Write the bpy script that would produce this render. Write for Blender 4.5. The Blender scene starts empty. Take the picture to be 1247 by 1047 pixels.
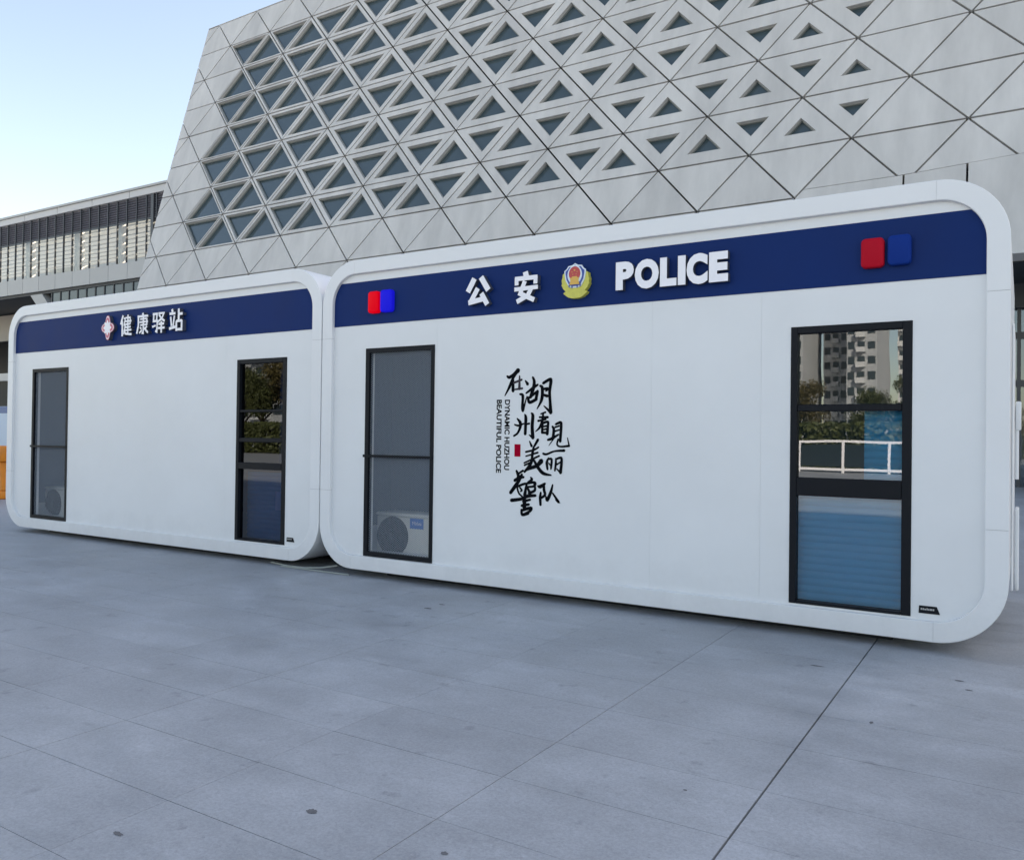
import bpy, bmesh, math, random
from mathutils import Vector, Matrix, Euler
random.seed(7)
SC = bpy.context.scene
COL = SC.collection
R = math.radians

# ------------------------------------------------------------------ camera
F_PX, YAW, PITCH, ROLL = 1000.25, 0.5562, 0.0100, -0.0128
CAM = Vector((5.5648, -5.572, 1.3005))
cd = bpy.data.cameras.new('camera')
cd.sensor_fit = 'HORIZONTAL'; cd.sensor_width = 36; cd.lens = 36 * F_PX / 1247
cd.clip_start = 0.05; cd.clip_end = 3000
cam = bpy.data.objects.new('camera', cd); COL.objects.link(cam)
_Rz = Matrix.Rotation(YAW, 3, 'Z'); _Rx = Matrix.Rotation(PITCH, 3, 'X'); _Ry = Matrix.Rotation(ROLL, 3, 'Y')
_R = _Rz @ _Rx @ _Ry                       # columns: right, forward, up
_M = Matrix((( _R[0][0], _R[0][2], -_R[0][1]), (_R[1][0], _R[1][2], -_R[1][1]), (_R[2][0], _R[2][2], -_R[2][1]))).to_4x4()
_M.translation = CAM
cam.matrix_world = _M
SC.camera = cam

# ------------------------------------------------------------------ sky and sun
SUN_EL, SUN_AZ = R(29.0), R(38.0)          # azimuth measured from +Y towards +X
w = bpy.data.worlds.new('World'); SC.world = w; w.use_nodes = True
nt = w.node_tree
sky = nt.nodes.new('ShaderNodeTexSky'); sky.sky_type = 'NISHITA'; sky.sun_disc = False
sky.sun_elevation = SUN_EL; sky.sun_rotation = SUN_AZ
sky.air_density = 1.0; sky.dust_density = 1.1; sky.ozone_density = 1.0
bg = nt.nodes['Background']; bg.inputs['Strength'].default_value = 0.13
nt.links.new(sky.outputs[0], bg.inputs['Color'])
sl = bpy.data.lights.new('sun', 'SUN'); sl.energy = 4.8; sl.angle = R(0.53); sl.color = (1, .95, .87)
so = bpy.data.objects.new('sun', sl); COL.objects.link(so)
sdir = Vector((math.sin(SUN_AZ) * math.cos(SUN_EL), math.cos(SUN_AZ) * math.cos(SUN_EL), math.sin(SUN_EL)))
so.rotation_euler = sdir.to_track_quat('Z', 'Y').to_euler(); so.location = sdir * 200
SC.view_settings.view_transform = 'Standard'; SC.view_settings.look = 'None'
SC.view_settings.gamma = 1; SC.view_settings.use_curve_mapping = False
SC.view_settings.exposure = 1.63
SC.view_settings.use_white_balance = True; SC.view_settings.white_balance_temperature = 8250; SC.view_settings.white_balance_tint = 14
try:
    SC.cycles.max_bounces = 8; SC.cycles.transparent_max_bounces = 12
except Exception: pass

# ------------------------------------------------------------------ helpers
def tag(o, label=None, cat=None, group=None, kind=None):
    if label: o['label'] = label
    if cat: o['category'] = cat
    if group: o['group'] = group
    if kind: o['kind'] = kind
    return o

def empty(name, loc=(0, 0, 0), rz=0):
    o = bpy.data.objects.new(name, None); COL.objects.link(o)
    o.location = loc; o.rotation_euler = (0, 0, rz); o.empty_display_size = .2
    return o

def link_mesh(name, me, parent=None, loc=None):
    o = bpy.data.objects.new(name, me); COL.objects.link(o)
    if parent: o.parent = parent
    if loc is not None: o.location = loc
    return o

def from_bm(name, bm, mats, parent=None, smooth=None, loc=None):
    bmesh.ops.recalc_face_normals(bm, faces=bm.faces[:])
    me = bpy.data.meshes.new(name); bm.to_mesh(me); bm.free()
    for m in (mats if isinstance(mats, (list, tuple)) else [mats]): me.materials.append(m)
    if smooth is not None:
        me.shade_smooth()
        me.set_sharp_from_angle(angle=R(smooth))
    return link_mesh(name, me, parent, loc)

def from_data(name, V, F, mats, parent=None, loc=None):
    me = bpy.data.meshes.new(name); me.from_pydata(V, [], F); me.update()
    for m in (mats if isinstance(mats, (list, tuple)) else [mats]): me.materials.append(m)
    return link_mesh(name, me, parent, loc)

def box(bm, x0, x1, y0, y1, z0, z1, mi=0):
    v = [bm.verts.new(p) for p in ((x0, y0, z0), (x1, y0, z0), (x1, y1, z0), (x0, y1, z0), (x0, y0, z1), (x1, y0, z1), (x1, y1, z1), (x0, y1, z1))]
    for f in ((0, 3, 2, 1), (4, 5, 6, 7), (0, 1, 5, 4), (1, 2, 6, 5), (2, 3, 7, 6), (3, 0, 4, 7)):
        fc = bm.faces.new([v[i] for i in f]); fc.material_index = mi

def bev(bm, w, seg=1):
    bmesh.ops.bevel(bm, geom=bm.edges[:], offset=w, segments=seg, affect='EDGES', profile=.5)

def box_obj(name, x0, x1, y0, y1, z0, z1, mat, parent=None, bevel=0):
    bm = bmesh.new(); box(bm, x0, x1, y0, y1, z0, z1)
    if bevel: bev(bm, bevel)
    return from_bm(name, bm, mat, parent)

def prism_y(bm, pts, y0, y1, mi=0):
    """polygon in X-Z extruded along Y"""
    a = [bm.verts.new((x, y0, z)) for x, z in pts]; b = [bm.verts.new((x, y1, z)) for x, z in pts]
    n = len(pts)
    fs = [bm.faces.new(a), bm.faces.new(b[::-1])]
    for i in range(n): fs.append(bm.faces.new((a[i], b[i], b[(i + 1) % n], a[(i + 1) % n])))
    for f in fs: f.material_index = mi

def tube(bm, pts, r, n=8, cap=True):
    rings = []
    for i, p in enumerate(pts):
        p = Vector(p)
        t = (Vector(pts[min(i + 1, len(pts) - 1)]) - Vector(pts[max(i - 1, 0)])).normalized()
        u = t.orthogonal().normalized() if i == 0 else (u - t * u.dot(t)).normalized()
        vv = t.cross(u); rr = r[i] if isinstance(r, (list, tuple)) else r
        rings.append([bm.verts.new(p + (u * math.cos(2 * math.pi * k / n) + vv * math.sin(2 * math.pi * k / n)) * rr) for k in range(n)])
    for a, b in zip(rings, rings[1:]):
        for k in range(n): bm.faces.new((a[k], a[(k + 1) % n], b[(k + 1) % n], b[k]))
    if cap: bm.faces.new(rings[0][::-1]); bm.faces.new(rings[-1])

def disc(bm, cx, cz, r, y0, y1, n=32, mi=0):
    prism_y(bm, [(cx + r * math.cos(2 * math.pi * k / n), cz + r * math.sin(2 * math.pi * k / n)) for k in range(n)], y0, y1, mi)

def ngon_outline(fn, n): return [fn(2 * math.pi * k / n) for k in range(n)]

# ------------------------------------------------------------------ materials
def mat(name, col, rough=.5, var=0., scale=3., bump=0., bscale=40., metal=0., spec=.5, rnd=0., streak=False, coat=0.):
    m = bpy.data.materials.new(name); m.use_nodes = True
    n = m.node_tree.nodes; L = m.node_tree.links; b = n['Principled BSDF']
    b.inputs['Roughness'].default_value = rough; b.inputs['Metallic'].default_value = metal
    b.inputs['Specular IOR Level'].default_value = spec
    if coat: b.inputs['Coat Weight'].default_value = coat; b.inputs['Coat Roughness'].default_value = .08
    c = (*col, 1)
    tc = n.new('ShaderNodeTexCoord')
    src = None
    if var or rnd:
        mx = n.new('ShaderNodeHueSaturation'); mx.inputs['Color'].default_value = c
        val = None
        if var:
            mp = n.new('ShaderNodeMapping')
            if streak: mp.inputs['Scale'].default_value = (1, 1, .12)
            L.new(tc.outputs['Object'], mp.inputs['Vector'])
            t = n.new('ShaderNodeTexNoise'); t.inputs['Scale'].default_value = scale; t.inputs['Detail'].default_value = 6; t.inputs['Roughness'].default_value = .62
            L.new(mp.outputs[0], t.inputs['Vector'])
            r_ = n.new('ShaderNodeMapRange'); r_.inputs[1].default_value = .3; r_.inputs[2].default_value = .7
            r_.inputs[3].default_value = 1 - var; r_.inputs[4].default_value = 1 + var
            L.new(t.outputs['Fac'], r_.inputs[0]); val = r_.outputs[0]
            rr = n.new('ShaderNodeMapRange'); rr.inputs[3].default_value = max(rough - .12, .02); rr.inputs[4].default_value = min(rough + .12, 1)
            L.new(t.outputs['Fac'], rr.inputs[0]); L.new(rr.outputs[0], b.inputs['Roughness'])
        if rnd:
            oi = n.new('ShaderNodeObjectInfo'); r2 = n.new('ShaderNodeMapRange')
            r2.inputs[3].default_value = 1 - rnd; r2.inputs[4].default_value = 1 + rnd
            L.new(oi.outputs['Random'], r2.inputs[0])
            if val:
                mu = n.new('ShaderNodeMath'); mu.operation = 'MULTIPLY'; L.new(val, mu.inputs[0]); L.new(r2.outputs[0], mu.inputs[1]); val = mu.outputs[0]
            else: val = r2.outputs[0]
        L.new(val, mx.inputs['Value']); L.new(mx.outputs[0], b.inputs['Base Color'])
    else: b.inputs['Base Color'].default_value = c
    if bump:
        t2 = n.new('ShaderNodeTexNoise'); t2.inputs['Scale'].default_value = bscale; t2.inputs['Detail'].default_value = 5
        L.new(tc.outputs['Object'], t2.inputs['Vector'])
        bp = n.new('ShaderNodeBump'); bp.inputs['Strength'].default_value = bump; bp.inputs['Distance'].default_value = .01
        L.new(t2.outputs['Fac'], bp.inputs['Height']); L.new(bp.outputs[0], b.inputs['Normal'])
    return m

def splash(m, amount=.16):
    n = m.node_tree.nodes; L = m.node_tree.links; b = n['Principled BSDF']
    src = b.inputs['Base Color'].links[0].from_socket
    tc = n.new('ShaderNodeTexCoord'); sep = n.new('ShaderNodeSeparateXYZ'); L.new(tc.outputs['Object'], sep.inputs[0])
    t = n.new('ShaderNodeTexNoise'); t.inputs['Scale'].default_value = 5.5; t.inputs['Detail'].default_value = 9; t.inputs['Roughness'].default_value = .75; L.new(tc.outputs['Object'], t.inputs['Vector'])
    k = n.new('ShaderNodeMapRange'); k.inputs[1].default_value = .08; k.inputs[2].default_value = .55; k.inputs[3].default_value = .62; k.inputs[4].default_value = .0; L.new(sep.outputs['Z'], k.inputs[0])
    ad = n.new('ShaderNodeMath'); ad.operation = 'ADD'; L.new(t.outputs['Fac'], ad.inputs[0]); L.new(k.outputs[0], ad.inputs[1])
    mr = n.new('ShaderNodeMapRange'); mr.inputs[1].default_value = .66; mr.inputs[2].default_value = 1.15; mr.inputs[3].default_value = 0; mr.inputs[4].default_value = amount * 2; L.new(ad.outputs[0], mr.inputs[0])
    mx = n.new('ShaderNodeMix'); mx.data_type = 'RGBA'; L.new(mr.outputs[0], mx.inputs[0]); L.new(src, mx.inputs[6]); mx.inputs[7].default_value = (.28, .28, .275, 1)
    L.new(mx.outputs[2], b.inputs['Base Color'])

def glass(name, tint, refl=.12, rough=.0):
    m = bpy.data.materials.new(name); m.use_nodes = True
    n = m.node_tree.nodes; L = m.node_tree.links; n.remove(n['Principled BSDF'])
    tr = n.new('ShaderNodeBsdfTransparent'); tr.inputs[0].default_value = (*tint, 1)
    gl = n.new('ShaderNodeBsdfGlossy'); gl.inputs['Roughness'].default_value = rough; gl.inputs[0].default_value = (.80, .90, 1, 1)
    fr = n.new('ShaderNodeFresnel'); fr.inputs[0].default_value = 1.5
    ad = n.new('ShaderNodeMath'); ad.operation = 'ADD'; ad.use_clamp = True; ad.inputs[1].default_value = refl
    mx = n.new('ShaderNodeMixShader')
    L.new(fr.outputs[0], ad.inputs[0]); L.new(ad.outputs[0], mx.inputs[0]); L.new(tr.outputs[0], mx.inputs[1]); L.new(gl.outputs[0], mx.inputs[2])
    # slight waviness of toughened glass
    tc = n.new('ShaderNodeTexCoord'); t = n.new('ShaderNodeTexNoise'); t.inputs['Scale'].default_value = 2.2; t.inputs['Detail'].default_value = 1
    bp = n.new('ShaderNodeBump'); bp.inputs['Strength'].default_value = .018; bp.inputs['Distance'].default_value = .02
    L.new(tc.outputs['Object'], t.inputs['Vector']); L.new(t.outputs['Fac'], bp.inputs['Height']); L.new(bp.outputs[0], gl.inputs['Normal'])
    L.new(mx.outputs[0], n['Material Output'].inputs['Surface'])
    return m

M = dict(
    shell=mat('white_shell', (.78, .79, .80), .38, .025, 1.2, rnd=.0, spec=.5),
    wall=mat('white_wall_panel', (.76, .775, .785), .42, .035, .9, spec=.45, bump=.10, bscale=2.2),
    seam=mat('panel_joint', (.35, .36, .37), .7),
    navy=mat('navy_fascia', (.0015, .024, .125), .55, .08, 1.5, spec=.12),
    letter=mat('white_acrylic', (.90, .89, .93), .4),
    letter_side=mat('letter_return', (.07, .08, .11), .5, spec=.2),
    black=mat('black_aluminium', (.007, .009, .013), .5, spec=.16),
    darkgrey=mat('dark_grey_metal', (.022, .025, .032), .5, spec=.2),
    mesh=mat('screen_wire', (.33, .385, .45), .55, spec=.2),
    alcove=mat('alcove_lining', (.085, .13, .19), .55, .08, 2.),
    interior=mat('cabin_interior', (.22, .24, .27), .6),
    red=mat('red_lens', (.50, .006, .022), .55, spec=.10),
    blue=mat('blue_lens', (.0005, .032, .22), .55, spec=.08),
    ink=mat('black_ink', (.004, .005, .007), .7, spec=.04),
    ink_soft=mat('grey_ink', (.055, .045, .055), .7, spec=.04),
    seal=mat('red_ink', (.40, .002, .022), .7, spec=.04),
    gold=mat('emblem_gold', (.62, .58, .10), .4, .12, 30.),
    gold2=mat('emblem_deep_gold', (.75, .42, .08), .4),
    embred=mat('emblem_red', (.55, .05, .05), .4),
    embblue=mat('emblem_blue', (.01, .06, .33), .35),
    embwhite=mat('emblem_white', (.72, .80, .86), .35),
    pink=mat('emblem_pink', (.68, .16, .22), .4),
    ac=mat('ac_casing', (.80, .78, .71), .5, .03, 4.),
    acdark=mat('ac_fan_black', (.008, .008, .010), .6, spec=.1),
    aclabel=mat('ac_label_blue', (.0, .16, .55), .4),
    blind=mat('blue_blind', (.02, .42, .58), .55, .05, 5.),
    panel=mat('cast_panel', (.55, .535, .51), .62, .13, 1.1, bump=.15, bscale=6., rnd=.055, streak=True),
    backing=mat('joint_backing', (.016, .018, .02), .8),
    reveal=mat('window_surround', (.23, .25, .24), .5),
    wpane=mat('tinted_pane', (.045, .075, .088), .08, spec=.7),
    soffit=mat('dark_soffit', (.05, .055, .06), .6),
    roofw=mat('white_roof_edge', (.55, .54, .53), .5, .04, .5),
    fascia=mat('grey_cladding', (.42, .42, .41), .5, .05, .3, rnd=.04),
    mullion=mat('grey_mullion', (.045, .05, .058), .45),
    louvre=mat('louvre_slat', (.15, .15, .175), .5),
    ceiling=mat('warm_ceiling', (.52, .515, .49), .6),
    stone=mat('beige_stone', (.40, .36, .31), .7, .1, .4),
    orange=mat('orange_plastic', (.72, .22, .012), .45, .1, 5.),
    signblue=mat('blue_board', (.015, .09, .28), .4),
    signpale=mat('pale_board', (.45, .58, .72), .4),
    cable=mat('pale_cable', (.30, .33, .30), .6),
    trunk=mat('bark', (.10, .075, .05), .9, .25, 6.),
    leaf=mat('leaf', (.062, .075, .022), .6, .25, .9),
    leaf2=mat('leaf_brown', (.085, .068, .022), .6, .25, .9),
    tower=mat('tower_render', (.34, .355, .37), .8, .05, .1),
    tower2=mat('tower_white', (.50, .51, .52), .7, .05, .1),
    twin=mat('tower_glass', (.03, .045, .055), .15),
    stain=mat('dark_stain', (.12, .12, .125), .7, .3, 30.),
)
splash(M['shell'], .09); splash(M['wall'], .06)
GL_CAB = glass('cabin_glass', (.45, .74, .86), .11)
GL_DARK = glass('cabin_glass_dark', (.18, .28, .44), .035)
GL_TERM = glass('terminal_glass', (.86, .90, .88), -.02)
GL_LOBBY = glass('lobby_glass', (.35, .5, .62), .08)

# concrete paving: blotches, fine speckle, trowel streaks
def concrete():
    m = bpy.data.materials.new('concrete_paving'); m.use_nodes = True
    n = m.node_tree.nodes; L = m.node_tree.links; b = n['Principled BSDF']
    tc = n.new('ShaderNodeTexCoord'); geo = n.new('ShaderNodeNewGeometry')
    def noise(scale, det, rgh, sc=(1, 1, 1)):
        mp = n.new('ShaderNodeMapping'); mp.inputs['Scale'].default_value = sc
        L.new(geo.outputs['Position'], mp.inputs['Vector'])
        t = n.new('ShaderNodeTexNoise'); t.inputs['Scale'].default_value = scale; t.inputs['Detail'].default_value = det; t.inputs['Roughness'].default_value = rgh
        L.new(mp.outputs[0], t.inputs['Vector']); return t.outputs['Fac']
    def rng(f, a, b_, lo, hi):
        r_ = n.new('ShaderNodeMapRange'); r_.inputs[1].default_value = a; r_.inputs[2].default_value = b_; r_.inputs[3].default_value = lo; r_.inputs[4].default_value = hi
        L.new(f, r_.inputs[0]); return r_.outputs[0]
    def mul(a, b_):
        k = n.new('ShaderNodeMath'); k.operation = 'MULTIPLY'; L.new(a, k.inputs[0]); L.new(b_, k.inputs[1]); return k.outputs[0]
    big = rng(noise(.55, 5, .6), .3, .7, .84, 1.16)
    mid = rng(noise(2.6, 8, .72, (.75, 1.35, 1)), .32, .68, .84, 1.16)
    fine = rng(noise(95, 4, .8), .25, .75, .76, 1.24)
    spots = rng(noise(9, 4, .55), .27, .36, .80, 1.0)
    pale = rng(noise(1.7, 10, .8, (.6, 1.8, 1)), .58, .76, 1.0, 1.38)
    oi = n.new('ShaderNodeObjectInfo'); rnd = rng(oi.outputs['Random'], 0, 1, .968, 1.032)
    specks = rng(noise(34, 3, .6), .235, .30, .72, 1.0)
    scuff = rng(noise(5, 11, .82, (.5, 2.2, 1)), .60, .72, 1.0, 1.17)
    v = mul(mul(mul(mul(mul(mul(mul(big, mid), fine), spots), rnd), pale), specks), scuff)
    hs = n.new('ShaderNodeHueSaturation'); hs.inputs['Color'].default_value = (.335, .350, .370, 1)
    L.new(v, hs.inputs['Value']); L.new(hs.outputs[0], b.inputs['Base Color'])
    L.new(rng(mid, .86, 1.14, .42, .72), b.inputs['Roughness'])
    b.inputs['Specular IOR Level'].default_value = .45
    bp = n.new('ShaderNodeBump'); bp.inputs['Strength'].default_value = .35; bp.inputs['Distance'].default_value = .004
    L.new(noise(160, 4, .7), bp.inputs['Height']); L.new(bp.outputs[0], b.inputs['Normal'])
    return m
def lit(name, col, s):
    m = mat(name, tuple(k * .5 for k in col), .5, spec=.08); b = m.node_tree.nodes['Principled BSDF']
    b.inputs['Emission Color'].default_value = (*col, 1); b.inputs['Emission Strength'].default_value = s; return m
M['red_lit'] = lit('red_lens_lit', (.75, .0, .012), .20); M['blue_lit'] = lit('blue_lens_lit', (.0, .006, .75), .19)
M['concrete'] = concrete()
M['joint'] = mat('joint_dust', (.065, .065, .07), .9, .3, 6.)

# ------------------------------------------------------------------ ground
GZ = .036      # the plaza lies a hand below the cabins' underside
g = bmesh.new(); box(g, -1500, 1500, -1500, 1500, -.5, -.016)
ground = from_bm('plaza', g, M['joint']); tag(ground, 'grey concrete plaza with sawn joints', kind='structure'); ground.location.z = GZ
ground.data.materials.clear(); ground.data.materials.append(M['joint'])
SLAB_X = [4.777 + 0.8556 * i for i in range(-20, 4)]
SLAB_Y = [-5.813, -5.405, -4.996, -4.588, -4.18, -3.771, -3.373, -2.964, -2.546, -2.05, -1.564, -1.049, -0.553, -0.057, 0.439, 0.935]
def slab_block(bm, x0, x1, y0, y1, gx0, gx1, gy0, gy1):
    box(bm, x0 + gx0, x1 - gx1, y0 + gy0, y1 - gy1, -.03, 0)
def jw(i):  # half joint width: one joint stands open, the others are nearly closed
    return .0042 if abs(SLAB_X[i] - 4.777) < .01 else (.0005 + .0013 * ((i * 37) % 5) / 4)
rest = bmesh.new()
for i in range(len(SLAB_X) - 1):
    for j in range(len(SLAB_Y) - 1):
        x0, x1, y0, y1 = SLAB_X[i], SLAB_X[i + 1], SLAB_Y[j], SLAB_Y[j + 1]
        gy = .0004 + .0015 * random.random(); gy2 = .0004 + .0015 * random.random()
        vis = y0 < .2 and (x0 > -9) and (y1 > -5.2)
        if vis:
            bm = bmesh.new(); slab_block(bm, x0, x1, y0, y1, jw(i), jw(i + 1), gy, gy2)
            from_bm('concrete_slab', bm, M['concrete'], ground)
        else:
            slab_block(rest, x0, x1, y0, y1, jw(i), jw(i + 1), gy, gy2)
# the paving beyond the counted slabs: four big fields round the block above
X0, X1, Y0, Y1 = SLAB_X[0], SLAB_X[-1], SLAB_Y[0], SLAB_Y[-1]
for a in ((-1400, X0 - .002, -1400, 1400), (X1 + .002, 1400, -1400, 1400), (X0, X1, -1400, Y0 - .002), (X0, X1, Y1 + .002, 1400)):
    box(rest, a[0], a[1], a[2], a[3], -.03, 0)
tag(from_bm('far_paving', rest, M['concrete'], ground), kind='stuff')
# oil spots and gum on the paving
def stain(x, y, rx, ry, seed):
    rr = random.Random(seed); bm = bmesh.new(); n = 26
    vs = [bm.verts.new((x + rx * (.65 + .5 * rr.random()) * math.cos(2 * math.pi * k / n), y + ry * (.65 + .5 * rr.random()) * math.sin(2 * math.pi * k / n), .0012)) for k in range(n)]
    bm.faces.new(vs); from_bm('oil_stain', bm, M['stain'], ground)
for k, (x, y, rx, ry) in enumerate([(3.54, -3.56, 0.022, 0.017), (3.144, -4.006, 0.026, 0.01), (4.078, -3.539, 0.014, 0.01), (1.844, -0.727, 0.034, 0.02), (1.844, -0.555, 0.03, 0.015), (4.585, -0.697, 0.04, 0.012), (5.286, -0.565, 0.024, 0.012), (5.337, -0.727, 0.02, 0.012), (4.991, -1.539, 0.01, 0.018), (5.062, -3.113, 0.012, 0.015), (4.535, -2.697, 0.008, 0.007)]):
    stain(x, y, rx, ry, k)

# ------------------------------------------------------------------ lattice building (triangular cast panels)
K = 3.0
EC = Vector((1, -.0033, -.00095)) * K; ER = Vector((-.49839, .15076, .55454)) * K
ORG = CAM + Vector((-11.43457, 8.54919, 2.97961)) * K
UX = Vector((1, 0, 0)); VN = Vector((-.00295, -.96564, .25986)).normalized()
def lat(c, r, d=0.): return ORG + EC * c + ER * r + VN * d
lb = empty('lattice_building', (ORG.x + 20, ORG.y + 12, 0))
tag(lb, 'huge grey building with leaning facade of triangular panels and windows, behind both cabins', 'building')
LBI = Matrix.Translation(-Vector(lb.location))
def lbp(p): return tuple(LBI @ Vector(p))
def project(p):
    q = _R.transposed() @ (Vector(p) - CAM)
    if q.y < .1: return (9e9, 9e9)
    return (623.5 + F_PX * q.x / q.y, 523.5 - F_PX * q.z / q.y)
def clip(poly, fn):
    out = []
    for i in range(len(poly)):
        a, b = poly[i], poly[(i + 1) % len(poly)]; fa, fb = fn(a), fn(b)
        if fa >= 0: out.append(a)
        if (fa >= 0) != (fb >= 0):
            t = fa / (fa - fb); out.append((a[0] + (b[0] - a[0]) * t, a[1] + (b[1] - a[1]) * t))
    return out
def metric(p):     # lattice coords -> planar metres
    return ((p[0] - .49839 * p[1]) * K, p[1] * .57474 * K)
def unmetric(q):
    r = q[1] / (.57474 * K); return (q[0] / K + .49839 * r, r)
def incenter(P):
    a = (Vector(P[1]) - Vector(P[2])).length; b = (Vector(P[0]) - Vector(P[2])).length; c = (Vector(P[0]) - Vector(P[1])).length
    s = a + b + c
    ic = ((a * P[0][0] + b * P[1][0] + c * P[2][0]) / s, (a * P[0][1] + b * P[1][1] + c * P[2][1]) / s)
    ar = abs((P[1][0] - P[0][0]) * (P[2][1] - P[0][1]) - (P[2][0] - P[0][0]) * (P[1][1] - P[0][1])) / 2
    return ic, 2 * ar / s
def P3(q, d): c, r = unmetric(q); return lbp(lat(c, r, d))
XL, RTOP, RBOT, XR = -1.30, 8.05, -2.45, 27.0
JT = .028
BULK = bmesh.new()
def shrink(poly, j):
    """offset a convex polygon inwards by j"""
    n = len(poly); ar = sum(poly[i][0] * poly[(i + 1) % n][1] - poly[(i + 1) % n][0] * poly[i][1] for i in range(n))
    if ar < 0: poly = poly[::-1]
    lines = []
    for i in range(n):
        a, b = Vector(poly[i]), Vector(poly[(i + 1) % n]); d = (b - a)
        if d.length < 1e-6: continue
        d.normalize(); nn = Vector((-d.y, d.x)); lines.append((a + nn * j, d))
    out = []
    for i in range(len(lines)):
        (p, d), (q, e) = lines[i - 1], lines[i]
        den = d.x * e.y - d.y * e.x
        if abs(den) < 1e-6: continue
        t = ((q.x - p.x) * e.y - (q.y - p.y) * e.x) / den; out.append((p.x + d.x * t, p.y + d.y * t))
    return out
def panel(poly_m, win, bulk):
    """poly_m planar polygon in metres; win = None or (front size, inner size)"""
    bm = BULK if bulk else bmesh.new()
    TH = .50
    o = shrink(poly_m, JT)
    if len(o) < 3: 
        if not bulk: bm.free()
        return
    if abs(sum(o[i][0] * o[(i + 1) % len(o)][1] - o[(i + 1) % len(o)][0] * o[i][1] for i in range(len(o)))) < .04:
        if not bulk: bm.free()
        return
    pr = random.uniform(-.006, .006)
    A = [bm.verts.new(P3(q, pr)) for q in o]; B = [bm.verts.new(P3(q, -TH)) for q in o]
    n = len(o)
    for i in range(n): bm.faces.new((A[i], B[i], B[(i + 1) % n], A[(i + 1) % n]))
    pane = None
    if win:
        ic, rad = incenter(poly_m); t1, t2 = win
        sc = lambda t: [(ic[0] + (q[0] - ic[0]) * t, ic[1] + (q[1] - ic[1]) * t) for q in (poly_m if True else o)]
        ordr = sc(t1)
        # o may be reversed against poly_m: match by nearest corner
        def near(v, L_): return min(range(3), key=lambda k: (L_[k][0] - v[0]) ** 2 + (L_[k][1] - v[1]) ** 2)
        idx = [near(q, poly_m) for q in o]
        h1 = [sc(t1)[k] for k in idx]; h2 = [sc(t2)[k] for k in idx]
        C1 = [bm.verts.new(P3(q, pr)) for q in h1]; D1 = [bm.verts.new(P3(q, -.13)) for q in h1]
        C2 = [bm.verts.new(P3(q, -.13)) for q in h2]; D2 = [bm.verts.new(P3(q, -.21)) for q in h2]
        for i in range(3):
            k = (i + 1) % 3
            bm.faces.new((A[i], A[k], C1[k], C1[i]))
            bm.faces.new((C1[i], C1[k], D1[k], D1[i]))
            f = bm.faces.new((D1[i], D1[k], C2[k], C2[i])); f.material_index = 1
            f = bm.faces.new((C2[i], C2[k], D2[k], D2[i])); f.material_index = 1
        pane = [(ic[0] + (q[0] - ic[0]) * (t2 + .02), ic[1] + (q[1] - ic[1]) * (t2 + .02)) for q in poly_m]
    else:
        bm.faces.new(A)
    if bulk: return
    ob = from_bm('facade_panel', bm, [M['panel'], M['reveal']], lb)
    if pane:
        V = [P3(q, -.19) for q in pane]
        f = [(0, 1, 2)]
        a, b_, c_ = (Vector(v) for v in V)
        if (b_ - a).cross(c_ - a).dot(VN) < 0: f = [(0, 2, 1)]
        from_data('pane', V, f, M['wpane'], ob)
npan = 0
for r in range(-3, 9):
    for c in range(-4, 34):
        for up in (True, False):
            tri = [(c, r), (c + 1, r), (c + 1, r + 1)] if up else [(c, r), (c, r + 1), (c + 1, r + 1)]
            P = [metric(q) for q in tri]
            cx = sum(p[0] for p in P) / 3 / K; cyr = sum(q[1] for q in tri) / 3
            full = list(P)
            XLm, top, bot = XL * K, RTOP * .57474 * K, RBOT * .57474 * K
            poly = clip(P, lambda q: q[0] - XLm)
            poly = clip(poly, lambda q: top - q[1]) if poly else []
            poly = clip(poly, lambda q: q[1] - bot) if poly else []
            poly = clip(poly, lambda q: XR * K - q[0]) if poly else []
            if poly and r < -1: poly = clip(poly, lambda q: 9.498 * K - q[0])
            if poly and r == -1 and cx > 9.6:          # plain band below the pattern at the right
                poly = clip(poly, lambda q: q[1] - (-.87 + .085 * max(q[0] / K - 10.4, 0)) * .57474 * K)
            if len(poly) < 3: continue
            whole = len(poly) == 3 and all(min((Vector(a) - Vector(b)).length for b in full) < 1e-4 for a in poly)
            win = None
            if 0 <= r < 7 and -.2 <= cx <= 10.25 and whole:
                t1 = .885 - .060 * cx; win = (t1, t1 - .035 - .03 * max(0, 6 - cx) / 6)
            pc = project(lat(*unmetric((sum(p[0] for p in poly) / len(poly), sum(p[1] for p in poly) / len(poly)))))
            seen = -60 < pc[0] < 1310 and -70 < pc[1] < 420
            if seen: npan += 1
            panel(poly, win if seen else None, not seen)
tag(from_bm('outer_panels', BULK, [M['panel'], M['reveal']], lb), kind='stuff')
# plain band under the pattern at the right: large flat slabs with upright joints
def slab_poly(x0, x1, r0, r1): return [(x0 * K, r0 * .57474 * K), (x1 * K, r0 * .57474 * K), (x1 * K, r1(x1) * .57474 * K), (x0 * K, r1(x0) * .57474 * K)]
rtop = lambda x: -.846 + .085 * max(x - 10.4, 0)
for a, b_ in ((9.498, 10.48), (10.48, 11.0), (11.0, 12.2), (12.2, 13.1), (13.1, 14.0), (14.0, 27.0)):
    pl = slab_poly(a, b_, RBOT, rtop)
    if a < 10: pl = pl[:3] + [(9.575 * K, -.846 * .57474 * K), (9.498 * K, -1.0 * .57474 * K)]
    panel(pl, None, False)
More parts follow.
